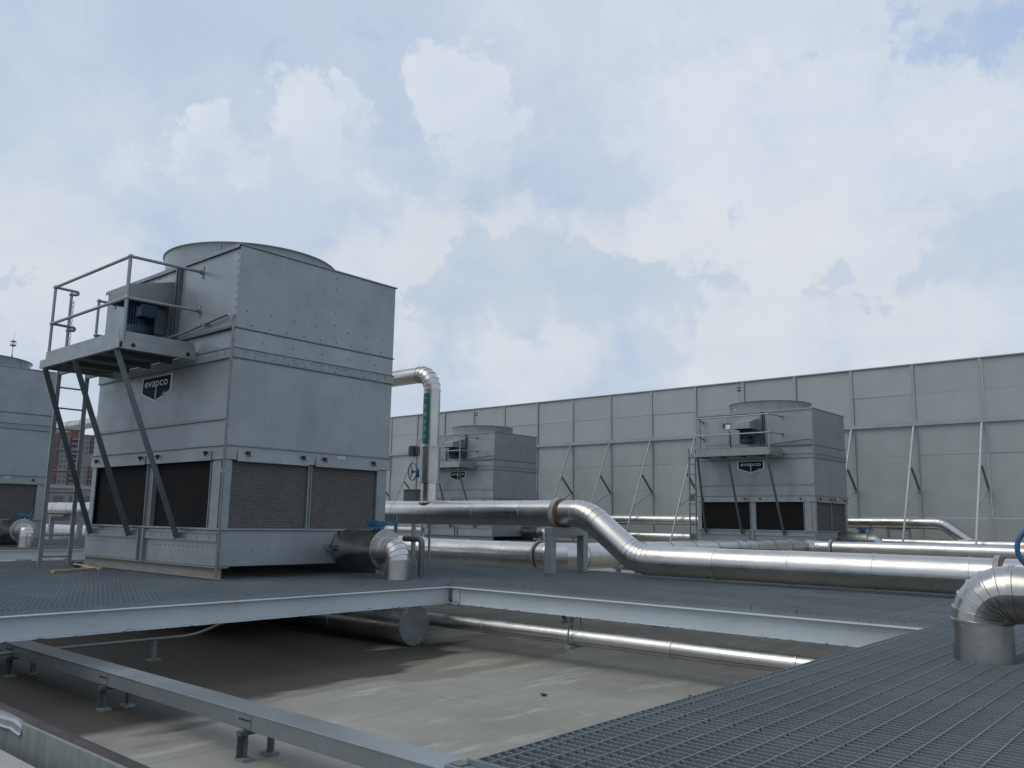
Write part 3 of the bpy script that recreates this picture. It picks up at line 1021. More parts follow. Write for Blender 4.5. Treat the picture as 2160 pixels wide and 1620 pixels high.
    for k in range(2):
        a1 = aa - 0.01 * k
        d = V((math.cos(a1), math.sin(a1), 0))
        t = V((-d.y, d.x, 0))
        mb().bar(V(fc) + d * 1.164 + V((0, 0, ZB + 0.11 + 0.03 * k)) - t * 0.075, V(fc) + d * 1.164 + V((0, 0, ZB + 0.12 + 0.03 * k)) + t * 0.075, 0.012, 0.008, d).build('rotation_mark', 'white', ring)
    hub = mb().lathe(V(fc) + V((0, 0, ZB - 0.05)), (0, 0, 1), [(0, 0.001), (0, 0.16), (0.1, 0.16), (0.12, 0.001)], 24).build('fan_hub', 'galv2', T)
    for k in range(6):
        aa = k * math.pi / 3
        d = V((math.cos(aa), math.sin(aa), 0))
        mb().bar(V(fc) + d * 0.15 + V((0, 0, ZB)), V(fc) + d * 1.09 + V((0, 0, ZB)), 0.2, 0.02, (d.y * 0.4, -d.x * 0.4, 1)).build('fan_blade', 'galv2', hub)
    # motor hood and motor
    hx0, hx1, hy = -2.08, -1.55, -0.60
    z_b, z_f, z_w = 4.06, 4.24, 4.40
    hood = mb()
    hood.prism([(hx1, -0.003, z_b), (hx1, hy, z_b), (hx1, hy, z_f), (hx1, -0.003, z_w)], (0, 0, 0), (-0.01, 0, 0))
    hood.prism([(hx0, -0.003, z_b), (hx0, hy, z_b), (hx0, hy, z_f), (hx0, -0.003, z_w)], (0, 0, 0), (0.01, 0, 0))
    hood.add([(hx0 + 0.01, hy, z_b), (hx1 - 0.01, hy, z_b), (hx1 - 0.01, hy, z_f), (hx0 + 0.01, hy, z_f), (hx0 + 0.01, -0.003, z_w), (hx1 - 0.01, -0.003, z_w)], [(0, 1, 2, 3), (3, 2, 5, 4)])
    hood.add([(hx0 + 0.012, hy + 0.012, z_b), (hx1 - 0.012, hy + 0.012, z_b), (hx1 - 0.012, hy + 0.012, z_f - 0.01), (hx0 + 0.012, hy + 0.012, z_f - 0.01), (hx0 + 0.012, -0.003, z_w - 0.012), (hx1 - 0.012, -0.003, z_w - 0.012)], [(3, 2, 1, 0), (4, 5, 2, 3)])
    hood.build('motor_hood', 'galv2', T)
    mb().box(-2.42, -1.49, -0.016, -0.001, 3.66, 4.50).build('motor_plate', 'galv', T, 0.002)
    mx, my = -1.80, -0.31
    mo = mb().lathe((mx, my, 3.66), (0, 0, 1), [(0.0, 0.10), (0.0, 0.165), (0.05, 0.18), (0.11, 0.18), (0.115, 0.15), (0.36, 0.15), (0.37, 0.10), (0.41, 0.09), (0.41, 0.001)], 28).build('fan_motor', 'blue2', T)
    fin = mb()
    for k in range(28):
        aa = 2 * math.pi * k / 28
        d = V((math.cos(aa), math.sin(aa), 0))
        fin.bar(V((mx, my, 3.775)) + d * 0.162, V((mx, my, 4.02)) + d * 0.162, 0.008, 0.034, d)
    fin.build('cooling_fins', 'blue2', mo, kind='stuff')
    mb().box(mx + 0.13, mx + 0.29, my - 0.12, my + 0.06, 3.86, 4.00).box(mx + 0.29, mx + 0.31, my - 0.135, my + 0.075, 3.85, 4.01).build('terminal_box', 'blue2', mo, 0.012)
    mb().lathe((mx, my, 3.672), (0, 0, 1), [(0, 0.183), (0.075, 0.187), (0.08, 0.17)], 28).build('fan_cowl', 'blue2', mo)
    mb().torus((mx - 0.205, my - 0.04, 3.95), (0, 1, 0.2), 0.025, 0.007, 14, 6).build('lifting_eye', 'tube', mo)
    mb().box(mx - 0.14, mx + 0.14, my + 0.13, my + 0.285, 3.70, 4.02).build('motor_mount', 'brace', mo)
    mb().box(-1.52, -1.495, -0.07, -0.017, 3.62, 4.05).build('belt_guard_rail', 'brace', T)
    mb().box(-2.445, -2.425, -0.05, -0.001, 3.62, 4.05).build('belt_guard_rail', 'brace', T)
    # access door with handle and warning sign
    door = mb().box(-3.22, -2.5, -0.012, -0.001, 3.68, 4.50).build('access_door', 'galv', T, 0.003)
    mb().box(-2.66, -2.62, -0.06, -0.013, 4.18, 4.32).build('door_handle', 'brace', door)
    sg = mb().box(-2.57, -2.43, -0.019, -0.0165, 4.14, 4.32).build('warning_sign', 'white', T)
    mb().box(-2.57, -2.43, -0.022, -0.0195, 4.27, 4.32).build('sign_heading', 'red', sg)
    text_obj('2号', 'marking_text', 'black', T, (-1.95, -0.017, 4.545 - G), (1, 0, 0), (0, 0, 1), 0.05, 0.16)
    # platform
    PX0, PX1, PY = -3.14, -0.825, -0.975
    pl = mb().box(PX0 + 0.03, PX1 - 0.03, PY + 0.03, -0.06, 3.335, 3.36).build('platform', 'brace', T)
    f = mb().box(PX0, PX1, PY, PY + 0.012, 3.275, 3.38).box(PX0, PX1, PY + 0.0125, PY + 0.045, 3.275, 3.285)
    f.build('front_channel', 'galv2', pl, 0.002)
    f = mb().box(PX1 - 0.012, PX1, PY + 0.046, -0.001, 3.275, 3.38).box(PX1 - 0.045, PX1 - 0.0125, PY + 0.046, -0.001, 3.275, 3.285)
    f.build('side_channel', 'galv2', pl, 0.002)
    mb().box(PX0, PX0 + 0.012, PY + 0.046, -0.001, 3.275, 3.38).box(PX0 + 0.0125, PX0 + 0.045, PY + 0.046, -0.001, 3.275, 3.285).build('side_channel', 'galv2', pl, 0.002)
    for y in (PY + 0.17, -0.13):
        mb().lathe((PX1 + 0.001, y, 3.328), (1, 0, 0), [(0, 0.026), (0.004, 0.026), (0.004, 0.001)], 16, False).build('channel_hole', 'dark', pl)
    for x in (-2.6, -1.98, -1.4):
        mb().box(x, x + 0.05, PY + 0.05, -0.05, 3.28, 3.334).build('deck_bearer', 'brace', pl)
    mb().box(PX0 + 0.13, PX1 - 0.06, PY + 0.02, PY + 0.028, 3.3805, 3.485).build('toe_board', 'galv2', pl, 0.002)
    mb().prism([(PX1 - 0.02, PY + 0.05, 3.381), (PX1 - 0.02, -0.03, 3.381), (PX1 - 0.02, -0.03, 3.42), (PX1 - 0.02, -0.06, 3.485), (PX1 - 0.02, PY + 0.05, 3.485)], (0, 0, 0), (-0.008, 0, 0)).build('toe_board', 'galv2', pl)
    # guardrail
    zt, zm = 4.38, 3.88
    gr = mb().tube([(PX1 - 0.03, PY + 0.06, 3.36), (PX1 - 0.03, PY + 0.06, zt)], 0.021, 12).build('guardrail', 'tube', T)

    def rail(pts, nm='rail'):
        mb().tube(pts, 0.019, 12).build(nm, 'tube', gr)

    def fit(p):
        mb().ball(p, 0.031).build('fitting', 'tube', gr)
    yA, xL, xR = PY + 0.06, PX0 + 0.11, PX1 - 0.03
    rail([(xL, yA, 3.36), (xL, yA, zt)], 'post')
    for z in (zt, zm):
        rail([(xL, yA, z), (xR, yA, z)])
        rail([(xR, yA, z), (xR + 0.0, -0.02, z + 0.02)])
        rail(fillet([(xL, yA, z), (xL - 0.02, yA + 0.30, z), (xL - 0.02, yA + 0.30, z - 0.04), (xL - 0.03, yA + 0.22, z - 0.05)], 0.03, 4))
        for x in (xL, xR):
            fit((x, yA, z))
        b = mb().lathe((xR, -0.001, z + 0.02), (0, -1, 0), [(0, 0.034), (0.03, 0.03)], 12)
        b.box(xR - 0.022, xR + 0.022, -0.012, -0.001, z - 0.055, z + 0.095)
        b.build('wall_flange', 'tube', gr)
        b = mb().lathe((LX + 0.26, -0.001, z), (0, -1, 0), [(0, 0.034), (0.03, 0.03)], 12).box(LX + 0.24, LX + 0.28, -0.012, -0.001, z - 0.07, z + 0.07)
        b.build('wall_flange', 'tube', gr)
        rail([(LX + 0.26, -0.002, z), (LX + 0.26, -0.22, z)])
        fit((LX + 0.26, -0.23, z))
    rail([(xL - 0.03, yA + 0.22, 3.36), (xL - 0.03, yA + 0.22, zt - 0.05)], 'post')
    fit((xL - 0.03, yA + 0.22, zt - 0.05))
    fit((xL - 0.03, yA + 0.22, zm - 0.05))
    rail([(LX + 0.26, -0.23, 3.36), (LX + 0.26, -0.23, zt)], 'post')
    ch = mb()
    for k in range(24):
        z = zt - 0.16 - k * 0.036
        ch.torus((xL + 0.02, yA + 0.235, z), (1, 0, 0) if k % 2 else (0, 1, 0), 0.016, 0.0035, 10, 5)
    ch.build('safety_chain', 'tube', gr, kind='stuff')
    # ladder
    lx = PX0 - 0.34
    ld = mb().box(lx - 0.012, lx + 0.012, -0.62, -0.565, G + 0.012, 3.56).build('ladder', 'galv2', T)
    mb().box(lx - 0.012, lx + 0.012, -0.245, -0.19, G + 0.012, 3.56).build('stringer', 'galv2', ld)
    for k in range(10):
        z = G + 0.14 + k * 0.287
        mb().tube([(lx, -0.564, z), (lx, -0.246, z)], 0.012, 8).build('rung', 'tube', ld)
    for y in (-0.59, -0.22):
        mb().bar((lx + 0.013, y, 3.30), (PX0 - 0.001, y, 3.30), 0.04, 0.05).build('ladder_bracket', 'brace', ld)
    # platform braces
    for x0, x1 in ((-2.98, -3.24), (-2.05, -2.10), (-0.90, -0.86)):
        mb().angle((x0, PY + 0.05, 3.272), (x1, -0.035, 1.13), 0.068, 0.007, (0, -1, 0)).build('platform_brace', 'brace', T)
    # logo plate
    cx, zt_, hw = -1.83, 3.19, 0.415
    yf = -0.004

    def shield(s, y0, y1):
        w = hw * s
        return [(cx - w, 0, zt_ - 0.135 + 0.125 * s), (cx + w, 0, zt_ - 0.135 + 0.125 * s), (cx + w, 0, zt_ - 0.115 - 0.115 * s), (cx, 0, zt_ - 0.14 - 0.215 * s), (cx - w, 0, zt_ - 0.115 - 0.115 * s)]
    lg = mb().prism(shield(1.0, 0, 0), (0, yf, 0), (0, -0.001, 0)).build('logo_plate', 'white', T)
    mb().prism(shield(0.885, 0, 0), (0, yf - 0.003, 0), (0, yf - 0.0005, 0)).build('logo_field', 'navy', lg)
    mb().box(cx - 0.016, cx + 0.016, yf - 0.0055, yf - 0.0035, 2.865, 3.00).build('logo_stem', 'letter', lg)
    mb().prism([(cx + 0.17, 0, 2.93), (cx + 0.27, 0, 2.99), (cx + 0.23, 0, 2.92), (cx + 0.19, 0, 2.90)], (0, yf - 0.0055, 0), (0, yf - 0.0035, 0)).build('logo_leaf', 'leafgreen', lg)
    text_obj('evapco', 'logo_letters', 'white', lg, (cx, yf - 0.0062, 3.062 - G), (1, 0, 0), (0, 0, 1), 0.11, 0.62, bold=0.012)
    # conduit round the corner
    pts = fillet([(-1.40, -0.10, 3.62), (-1.15, -0.06, 3.645), (-0.03, -0.055, 3.745), (0.028, -0.045, 3.55), (0.028, -0.045, G + 0.01)], 0.11, 8)
    cd = mb().tube(pts, 0.0165, 10).build('conduit', 'conduit', T)
    for z in (3.45, 2.45, 1.0, 1.9):
        mb().box(-0.03, 0.056, -0.05, -0.036, z - 0.018, z + 0.018).build('pipe_clip', 'galv2', cd)
    mb().box(-0.62, -0.59, -0.08, -0.001, 3.665, 3.71).build('pipe_clip', 'galv2', cd)
    # junction boxes at the far corner
    mb().box(LX - 0.30, LX - 0.04, 0.02, 0.22, 2.06, 2.24).build('junction_box', 'box', T, 0.004)
    mb().box(LX - 0.24, LX - 0.002, 0.03, 0.2, 0.93, 1.08).build('junction_box', 'box', T, 0.004)
    mb().tube([(0.0, 1.48, 0.98), (0.09, 1.48, 0.98)], 0.018, 10).tube([(0.05, 1.48, 0.98), (0.05, 1.48, 1.04)], 0.012, 8).box(0.03, 0.1, 1.46, 1.50, 1.04, 1.055).build('drain_cock', 'brace', T)
    return T


T1 = build_tower((TX, TY, G), 'large galvanised cooling tower on the near grating deck, seen from its corner')


# ------------------------------------------------------------------ suction outlet of each tower
def build_suction(loc, label):
    S = empty('suction_pipe', loc, label, 'pipe', 'suction elbows at the cooling towers')
    z, y = 1.012, 1.765
    X = 0.775

    def w(p):
        return V(loc) + V(p) + V((0, 0, -G))
    O = (0, 0, -G)
    MB(O).lathe((0.02, y, z), (1, 0, 0), [(0, 0.001), (0, 0.236), (0.25, 0.238), (0.5, 0.236), (X - 0.03, 0.236)], 48).build('suction_drum', 'clad2', S)
    fl = MB(O).lathe((X - 0.03, y, z), (1, 0, 0), [(0, 0.236), (0, 0.246), (0.03, 0.246), (0.034, 0.24), (0.034, 0.001)], 48).build('end_plate', 'clad2', S)
    for k in range(26):
        a = 2 * math.pi * k / 26
        d = V((0, math.cos(a), math.sin(a)))
        p = V((X + 0.006, y, z)) + d * 0.224
        MB(O).bar(p - d * 0.022, p + d * 0.022, 0.012, 0.004, (1, 0, 0)).build('flange_tab', 'foil', fl)
    pipe_run(S, [w((X - 0.01, y, z)), w((X + 0.225, y, z)), w((X + 0.225, y, 0.30))], 0.142, 0.2, 0.2, 'clad', side=(0, 1, 0), gores=5, n=32)
    return S


SUC_LBL = ['short silver elbow pipe beside the near cooling tower, running down through the grating']
S1 = build_suction((TX, TY, G), SUC_LBL[0])


def wheel(root, c_, axis, R, spokes=3, m='blue', tr=0.011, name='handwheel'):
    base = V(root.location)
    c_ = V(c_) - base
    a = V(axis).normalized()
    u, w = basis(a)
    h = MB().torus(c_, a, R, tr, 30, 8).build(name, m, root)
    for k in range(spokes):
        t = 2 * math.pi * k / spokes + 0.5
        d = u * math.cos(t) + w * math.sin(t)
        MB().bar(c_ + d * 0.012, c_ + d * (R - tr * 0.5), tr * 1.8, tr * 1.1, a).build('spoke', m, h)
    MB().lathe(c_ - a * 0.02, a, [(0, 0.001), (0, tr * 2.4), (0.04, tr * 2.4), (0.04, 0.001)], 14).build('hub', m, h)
    return h


def build_gear(loc, label):
    g = empty('gear_valve', loc, label, 'valve', 'blue gear valves on the tower outlets')
    b = V((0.62, 1.75, 1.23 - G))
    MB().lathe(b, (0, 0, 1), [(0.0, 0.045), (0.035, 0.05), (0.035, 0.085), (0.06, 0.085), (0.065, 0.001)], 20).build('neck_flange', 'blue', g)
    MB().box(b.x - 0.10, b.x + 0.085, b.y - 0.075, b.y + 0.075, b.z + 0.066, b.z + 0.135).box(b.x - 0.145, b.x - 0.101, b.y - 0.05, b.y + 0.05, b.z + 0.07, b.z + 0.125).build('gearbox', 'blue', g, 0.012)
    MB().tube([(b.x + 0.05, b.y + 0.076, b.z + 0.10), (b.x + 0.13, b.y + 0.15, b.z + 0.10)], 0.016, 10).build('stem', 'blue', g)
    g2 = g
    loc0 = V(loc)
    wheel(g2, loc0 + b + V((0.155, 0.165, 0.10)), (0.7, 1, 0), 0.098, 4, 'blue', 0.009)
    MB().bar((b.x + 0.10, b.y + 0.04, b.z + 0.01), (b.x + 0.13, b.y + 0.04, b.z + 0.06), 0.02, 0.006).build('position_flag', 'white', g)
    return g


V1 = build_gear((TX, TY, G), 'blue gear valve with handwheel on top of the near tower outlet')


def rod(loc, label):
    r_ = empty('lightning_rod', loc, label, 'lightning rod', 'lightning rods behind the cooling towers')
    MB().tube([(0, 0, 0), (0, 0, 4.75)], 0.022, 8).build('mast', 'galv2', r_)
    MB().tube([(0, 0, 4.75), (0, 0, 5.33)], [0.009, 0.003], 8).build('spike', 'brace', r_)
    MB().lathe((0, 0, 5.0), (0, 0, 1), [(-0.03, 0.02), (0, 0.075), (0.012, 0.075), (0.012, 0.02)], 14).lathe((0, 0, 5.10), (0, 0, 1), [(0, 0.02), (0.0, 0.07), (0.012, 0.07), (0.03, 0.02)], 14).build('ionising_cap', 'brace', r_)
    for k in range(4):
        a = k * math.pi / 2
        MB().tube([(0.06 * math.cos(a), 0.06 * math.sin(a), 5.0), (0.06 * math.cos(a), 0.06 * math.sin(a), 5.1)], 0.006, 6).build('cap_rod', 'brace', r_)
    return r_


rod((TX - 3.62, TY + 2.56, G), 'thin lightning rod whose tip shows above the near tower fan ring')
for dx, dy, tl, sl_, vl, rl in (
        (-GX, 0, 'cooling tower cut by the left picture edge, beyond the ladder of the near one', 'silver elbow pipe of the left tower, half behind the ladder of the near tower', 'small blue gear valve on the left tower outlet by the ladder', 'lightning rod with ring cap rising above the left edge tower'),
        (-GX, GY, 'farthest cooling tower, half hidden below by the long raised pipe', 'silver elbow pipe of the farthest tower below the long raised pipe', 'gear valve on the farthest tower, behind the long raised pipe', 'lightning rod standing behind the farthest tower'),
        (0, GY, 'cooling tower on the right in front of the barrier, with its ladder in full view', 'silver elbow pipe behind the lower right pipes at the right tower', 'blue gear valve at the right tower foot, in front of the barrier', 'lightning rod in front of the barrier behind the right tower')):
    copy_tree(T1, (TX + dx, TY + dy, G), tl)
    copy_tree(S1, (TX + dx, TY + dy, G), sl_)
    copy_tree(V1, (TX + dx, TY + dy, G), vl)
    rod((TX + dx - 3.33, TY + dy + 2.5, G), rl)


# ------------------------------------------------------------------ grating decks
def bars_mesh(w, d, serrated=False, skip_bars=False):
    mb = MB()
    pitch = 0.043
    nb = int(round(d / pitch))
    if not skip_bars:
        for i in range(nb):
            y = 0.004 + i * pitch
            z0, z1 = -0.030, 0.0
            mb.add([(0, y, z0), (w, y, z0), (w, y + 0.004, z0), (0, y + 0.004, z0), (0, y, z1), (w, y, z1), (w, y + 0.004, z1), (0, y + 0.004, z1)], [(4, 5, 6, 7), (0, 1, 5, 4), (2, 3, 7, 6), (1, 2, 6, 5), (3, 0, 4, 7)])
    nc = int(w / 0.1)
    for i in range(nc):
        x = 0.05 + i * 0.1
        y0_, y1_ = 0.004, d - 0.004
        vs_ = []
        for yy in (y0_, y1_):
            vs_ += [(x - 0.0005, yy, -0.012), (x + 0.001, yy, 0.0015), (x + 0.005, yy, 0.0015), (x + 0.0065, yy, -0.012)]
        mb.add(vs_, [(0, 1, 5, 4), (1, 2, 6, 5), (2, 3, 7, 6), (0, 3, 2, 1), (4, 5, 6, 7)])
    for x in (-0.004, w):
        mb.box(x, x + 0.004, 0, d, -0.031, -0.001)
    return mb


def serrated_bar(L):
    mb = MB()
    pitch = 0.02
    n = int(L / pitch)
    top = []
    for i in range(n):
        x = i * pitch
        top += [(x, 0.0), (x + 0.010, 0.0), (x + 0.014, -0.002)]
    top.append((L, 0.0))
    k = len(top)
    vs_ = []
    for x, z in top:
        vs_ += [(x, 0, -0.03), (x, 0, z), (x, 0.005, z), (x, 0.005, -0.03)]
    fs = []
    for i in range(k - 1):
        a, b = 4 * i, 4 * (i + 1)
        fs += [(a, b, b + 1, a + 1), (a + 1, b + 1, b + 2, a + 2), (a + 2, b + 2, b + 3, a + 3)]
    fs += [(0, 1, 2, 3), (4 * k - 1, 4 * k - 2, 4 * k - 3, 4 * k - 4)]
    mb.add(vs_, fs)
    return mb


PANELS = {}


def panel(root, x, y, w, d, z=0.0):
    key = (round(w, 3), round(d, 3))
    if key not in PANELS:
        o = bars_mesh(w, d).build('grating_panel', 'grate', root)
        PANELS[key] = o.data
    else:
        o = bpy.data.objects.new('grating_panel', PANELS[key])
        COL.objects.link(o)
        o.parent = root
    o.location = V((x, y, G + z)) - V(root.location)
    o.rotation_euler = (rnd.uniform(-0.0015, 0.0015), rnd.uniform(-0.001, 0.001), 0)
    return o


def channel(root, a, b, face, z0=0.455, z1=0.640, name='edge_beam', m='beam'):
    """rolled channel from a to b; face: unit vector towards which its web looks"""
    base = V(root.location)
    a, b, f = V(a) - base, V(b) - base, V(face)
    h = V((0, 0, 1))
    zc = (z0 + z1) / 2 - base.z
    mb = MB()
    A, B = V((a.x, a.y, zc)), V((b.x, b.y, zc))
    mb.bar(A - f * 0.005, B - f * 0.005, 0.010, z1 - z0, h)
    t = (B - A).normalized()
    for zz_ in (z1 - base.z - 0.006, z0 - base.z + 0.006):
        A2, B2 = V((a.x, a.y, zz_)) + f * 0.029, V((b.x, b.y, zz_)) + f * 0.029
        mb.bar(A2, B2, 0.057, 0.010, h)
    return mb.build(name, m, root, 0.003)


def deck(name, label, x0, x1, y0, y1, pw, pd, beams, legs, skip=None):
    root = empty('grating_deck', (x0, y0, 0), label, 'walkway deck', 'steel grating decks')
    nx, ny = max(1, round((x1 - x0) / pw)), max(1, round((y1 - y0) / pd))
    w, d = (x1 - x0) / nx, (y1 - y0) / ny
    for i in range(nx):
        for j in range(ny):
            if skip and skip(i, j):
                continue
            panel(root, x0 + i * w + 0.004, y0 + j * d + 0.002, w - 0.008, d - 0.004)
    for a, b, f in beams:
        channel(root, a, b, f)
    for p in legs:
        q = V(p) - V((x0, y0, 0))
        MB().box(q.x - 0.05, q.x + 0.05, q.y - 0.05, q.y + 0.05, 0.012, 0.454).box(q.x - 0.1, q.x + 0.1, q.y - 0.1, q.y + 0.1, 0.001, 0.012).build('leg', 'beam', root)
    return root


AX, BY = -6.95, 6.95
dA = deck('A', 'grating deck that carries the near cooling tower, with a white edge beam', -14.05, AX, -8.05, BY, 2.4, 1.0,
          [((AX, -8.05, 0), (AX, BY, 0), (1, 0, 0)), ((-14.05, -8.05, 0), (-14.05, BY, 0), (-1, 0, 0)), ((-14.05, -8.05, 0), (AX, -8.05, 0), (0, -1, 0)),
           ((-12.4, TY + 0.05, 0), (-7.1, TY + 0.05, 0), (0, -1, 0)), ((-12.4, TY + 2.35, 0), (-7.1, TY + 2.35, 0), (0, -1, 0))],
          [(-13.8, -2.5, 0), (-10.4, -2.5, 0), (-7.4, -2.5, 0), (-13.8, 2.5, 0), (-10.4, 2.5, 0), (-13.8, 6.2, 0), (-10.4, 5.2, 0)])
dB = deck('B', 'long grating deck behind the open pit, carrying the raised pipe', -14.05, 4.75, BY, 10.5, 2.35, 0.89,
          [((AX + 0.06, BY, 0), (4.75, BY, 0), (0, -1, 0)), ((-14.05, 10.5, 0), (4.75, 10.5, 0), (0, 1, 0)), ((4.75, BY, 0), (4.75, 10.5, 0), (1, 0, 0)), ((-14.05, BY + 0.1, 0), (-14.05, 10.5, 0), (-1, 0, 0))],
          [(x, y, 0) for x in (-13.8, -10.2, -6.2, -2.4, 1.4, 4.6) for y in (8.2, 10.3)])
# clip plate and bolts where the two beams meet
q = V((AX + 0.075, BY - 0.002, 0)) - V(dB.location)
cp = MB().box(q.x, q.x + 0.11, q.y - 0.014, q.y - 0.0005, 0.475, 0.625).build('splice_plate', 'beam', dB, 0.01)
for z in (0.50, 0.545, 0.59):
    MB().lathe((q.x + 0.06, q.y - 0.014, z), (0, -1, 0), [(0, 0.011), (0.008, 0.01), (0.01, 0.001)], 8).build('bolt', 'beam', cp)
for dk, pts in ((dA, [(AX - 0.02, 1.9), (AX - 0.02, 4.4)]), (dB, [(AX + 0.02, BY + 0.03), (-5.75, BY + 0.03), (-3.3, BY + 0.03), (-2.9, BY + 0.03)])):
    for x, y in pts:
        p_ = V((x, y, G)) - V(dk.location)
        MB().tube([(p_.x, p_.y, p_.z - 0.02), (p_.x, p_.y, p_.z + 0.03)], 0.005, 6).box(p_.x - 0.012, p_.x + 0.012, p_.y - 0.008, p_.y + 0.008, p_.z + 0.0005, p_.z + 0.005).build('grating_clip', 'brace', dk)

CX0, CY0 = -1.835, 1.965
CW = 3.0
dC = empty('grating_deck', (CX0, CY0, 0), 'nearest grating deck with serrated bars, under the thick elbow at right', 'walkway deck', 'steel grating decks')
CD = (BY - CY0) / 5
sbar = None
xbars = {}
for j in range(5):
    pn = bars_mesh(CW, CD - 0.004, skip_bars=True).build('grating_panel', 'grate', dC)
    pn.location = (0.0, j * CD + 0.002, G)
    for i in range(int(CD / 0.043)):
        if sbar is None:
            bo = serrated_bar(CW).build('bearing_bar', 'grate', pn)
            sbar = bo.data
        else:
            bo = bpy.data.objects.new('bearing_bar', sbar)
            COL.objects.link(bo)
            bo.parent = pn
        bo.location = (rnd.uniform(0, 0.01), 0.004 + i * 0.043, rnd.uniform(-0.0006, 0.0006))
    panel(dC, CX0 + CW + 0.01, CY0 + j * CD + 0.002, 2.9, CD - 0.004)
channel(dC, (CX0 + 0.12, 2.6, 0), (CX0 + 0.12, BY, 0), (-1, 0, 0))
channel(dC, (4.5, CY0, 0), (4.5, BY, 0), (1, 0, 0))
for y in (3.2, 5.6):
    channel(dC, (CX0 + 0.2, y, 0), (4.5, y, 0), (0, -1, 0))
for x, y in ((-1.2, 3.2), (1.5, 3.2), (4.3, 3.2), (-1.2, 5.6), (1.5, 5.6), (4.3, 5.6)):
    MB().box(x - CX0 - 0.05, x - CX0 + 0.05, y - CY0 - 0.05 + 0.06, y - CY0 + 0.05 + 0.06, 0.012, 0.454).build('leg', 'beam', dC)
# loose support angle with rusty end at the corner of the near deck
MB().box(-0.075, 3.0, -0.055, -0.012, G - 0.032, G - 0.014).build('edge_angle', 'grate', dC, 0.004)
MB().box(-0.055, -0.008, -0.05, 0.0, G - 0.0135, G - 0.009).build('rusty_plate', 'rustplate', dC, label='rusty end plate of the grating')
MB().box(-0.02, 0.35, -0.0115, -0.004, G - 0.04, G + 0.002).build('kick_flat', 'grate', dC)
for x, y in ((0.2, 0.12), (0.95, 0.2), (0.75, 0.62)):
    MB().tube([(x, y, G - 0.01), (x, y, G + 0.016)], 0.004, 6).box(x - 0.008, x + 0.008, y - 0.006, y + 0.006, G + 0.0005, G + 0.004).build('grating_clip', 'brace', dC)

for lab, x0, x1, y0, y1 in (('grating deck under the cooling tower cut by the left edge, past a gap', -26.0, -18.8, -0.5, 10.5),
                            ('grating deck under the farthest cooling tower', -26.0, -18.9, 21.9, 26.3),
                            ('grating deck under the right cooling tower', -14.2, -7.2, 21.9, 26.3)):
    deck('D', lab, x0, x1, y0, y1, 2.4, 1.1,
         [((x1, y0, 0), (x1, y1, 0), (1, 0, 0)), ((x0, y0, 0), (x0, y1, 0), (-1, 0, 0)), ((x0, y0, 0), (x1, y0, 0), (0, -1, 0)), ((x0, y1, 0), (x1, y1, 0), (0, 1, 0))],
         [(x, y, 0) for x in (x0 + 0.3, (x0 + x1) / 2, x1 - 0.3) for y in (y0 + 0.3, y1 - 0.3)])

# ------------------------------------------------------------------ big pipes
PY1 = 9.68
p1 = empty('insulated_pipe', (-7.4, PY1, 0), 'long raised silver pipe that dips in an S bend down onto the grating deck', 'pipe', 'clad pipes of the tower plant')
pipe_run(p1, [(-48, PY1, 1.50), (-6.98, PY1, 1.50), (-6.16, PY1, 0.905), (4.4, PY1, 0.905)], 0.187, 0.62, 0.95, 'clad', side=(0, 1, 0), gores=5, seam=math.radians(180 - 8), n=44)
collar(p1, (-7.44, PY1, 1.50), (1, 0, 0), 0.190, 0.075)
collar(p1, (-1.90, PY1, 0.905), (1, 0, 0), 0.190, 0.05)
patch(p1, 'green', 'flow_label', (-4.62, PY1, 0.905), (1, 0, 0), 0.1955, math.radians(-88), math.radians(-58), 0.42, (0, 1, 0))

HZ, VX = 3.83, -10.2
p2 = empty('insulated_pipe', (VX, PY1, 1.65), 'silver riser pipe with green sticker, turning left behind the near tower', 'pipe', 'clad pipes of the tower plant')
pipe_run(p2, [(VX, PY1, 1.64), (VX, PY1, HZ), (-46, PY1, HZ)], 0.137, 0.30, 0.85, 'clad', side=(0, 1, 0), gores=6, seam=2.4, n=40)
b0 = V(p2.location)
MB().lathe(V((VX, PY1, 1.98)) - b0, (0, 0, 1), [(0, 0.14), (0, 0.178), (0.015, 0.178), (0.018, 0.172), (0.58, 0.172), (0.583, 0.177), (0.60, 0.177), (0.615, 0.14)], 40).build('valve_jacket', 'clad2', p2)
MB().lathe(V((VX, PY1, 1.66)) - b0, (0, 0, 1), [(0, 0.175), (0.02, 0.142)], 40).build('branch_saddle', 'clad', p2)
# green flow sticker with vertical lettering, on the side that looks to the camera
vd = V((0 - VX, 0 - PY1, 0)).normalized()
sd_ = V((vd.y, -vd.x, 0))          # towards image left
ang = math.atan2(vd.y, vd.x) - math.radians(47)
cdir = V((math.cos(ang), math.sin(ang), 0))
lab = patch(p2, 'green', 'flow_label', (VX, PY1, 3.05), (0, 0, 1), 0.1465, -0.50, 0.50, 0.42, cdir)
tdir = V((-cdir.y, cdir.x, 0))
for k, chs in enumerate(('↑', '冷', '却', '水', '供', '水')):
    text_obj(chs, 'label_character', 'letter', lab, V((VX, PY1, 3.37 - 0.125 * k)) - b0 + cdir * 0.1475, tdir, (0, 0, 1), 0.08, 0.07, depth=0.001, bold=0.0)

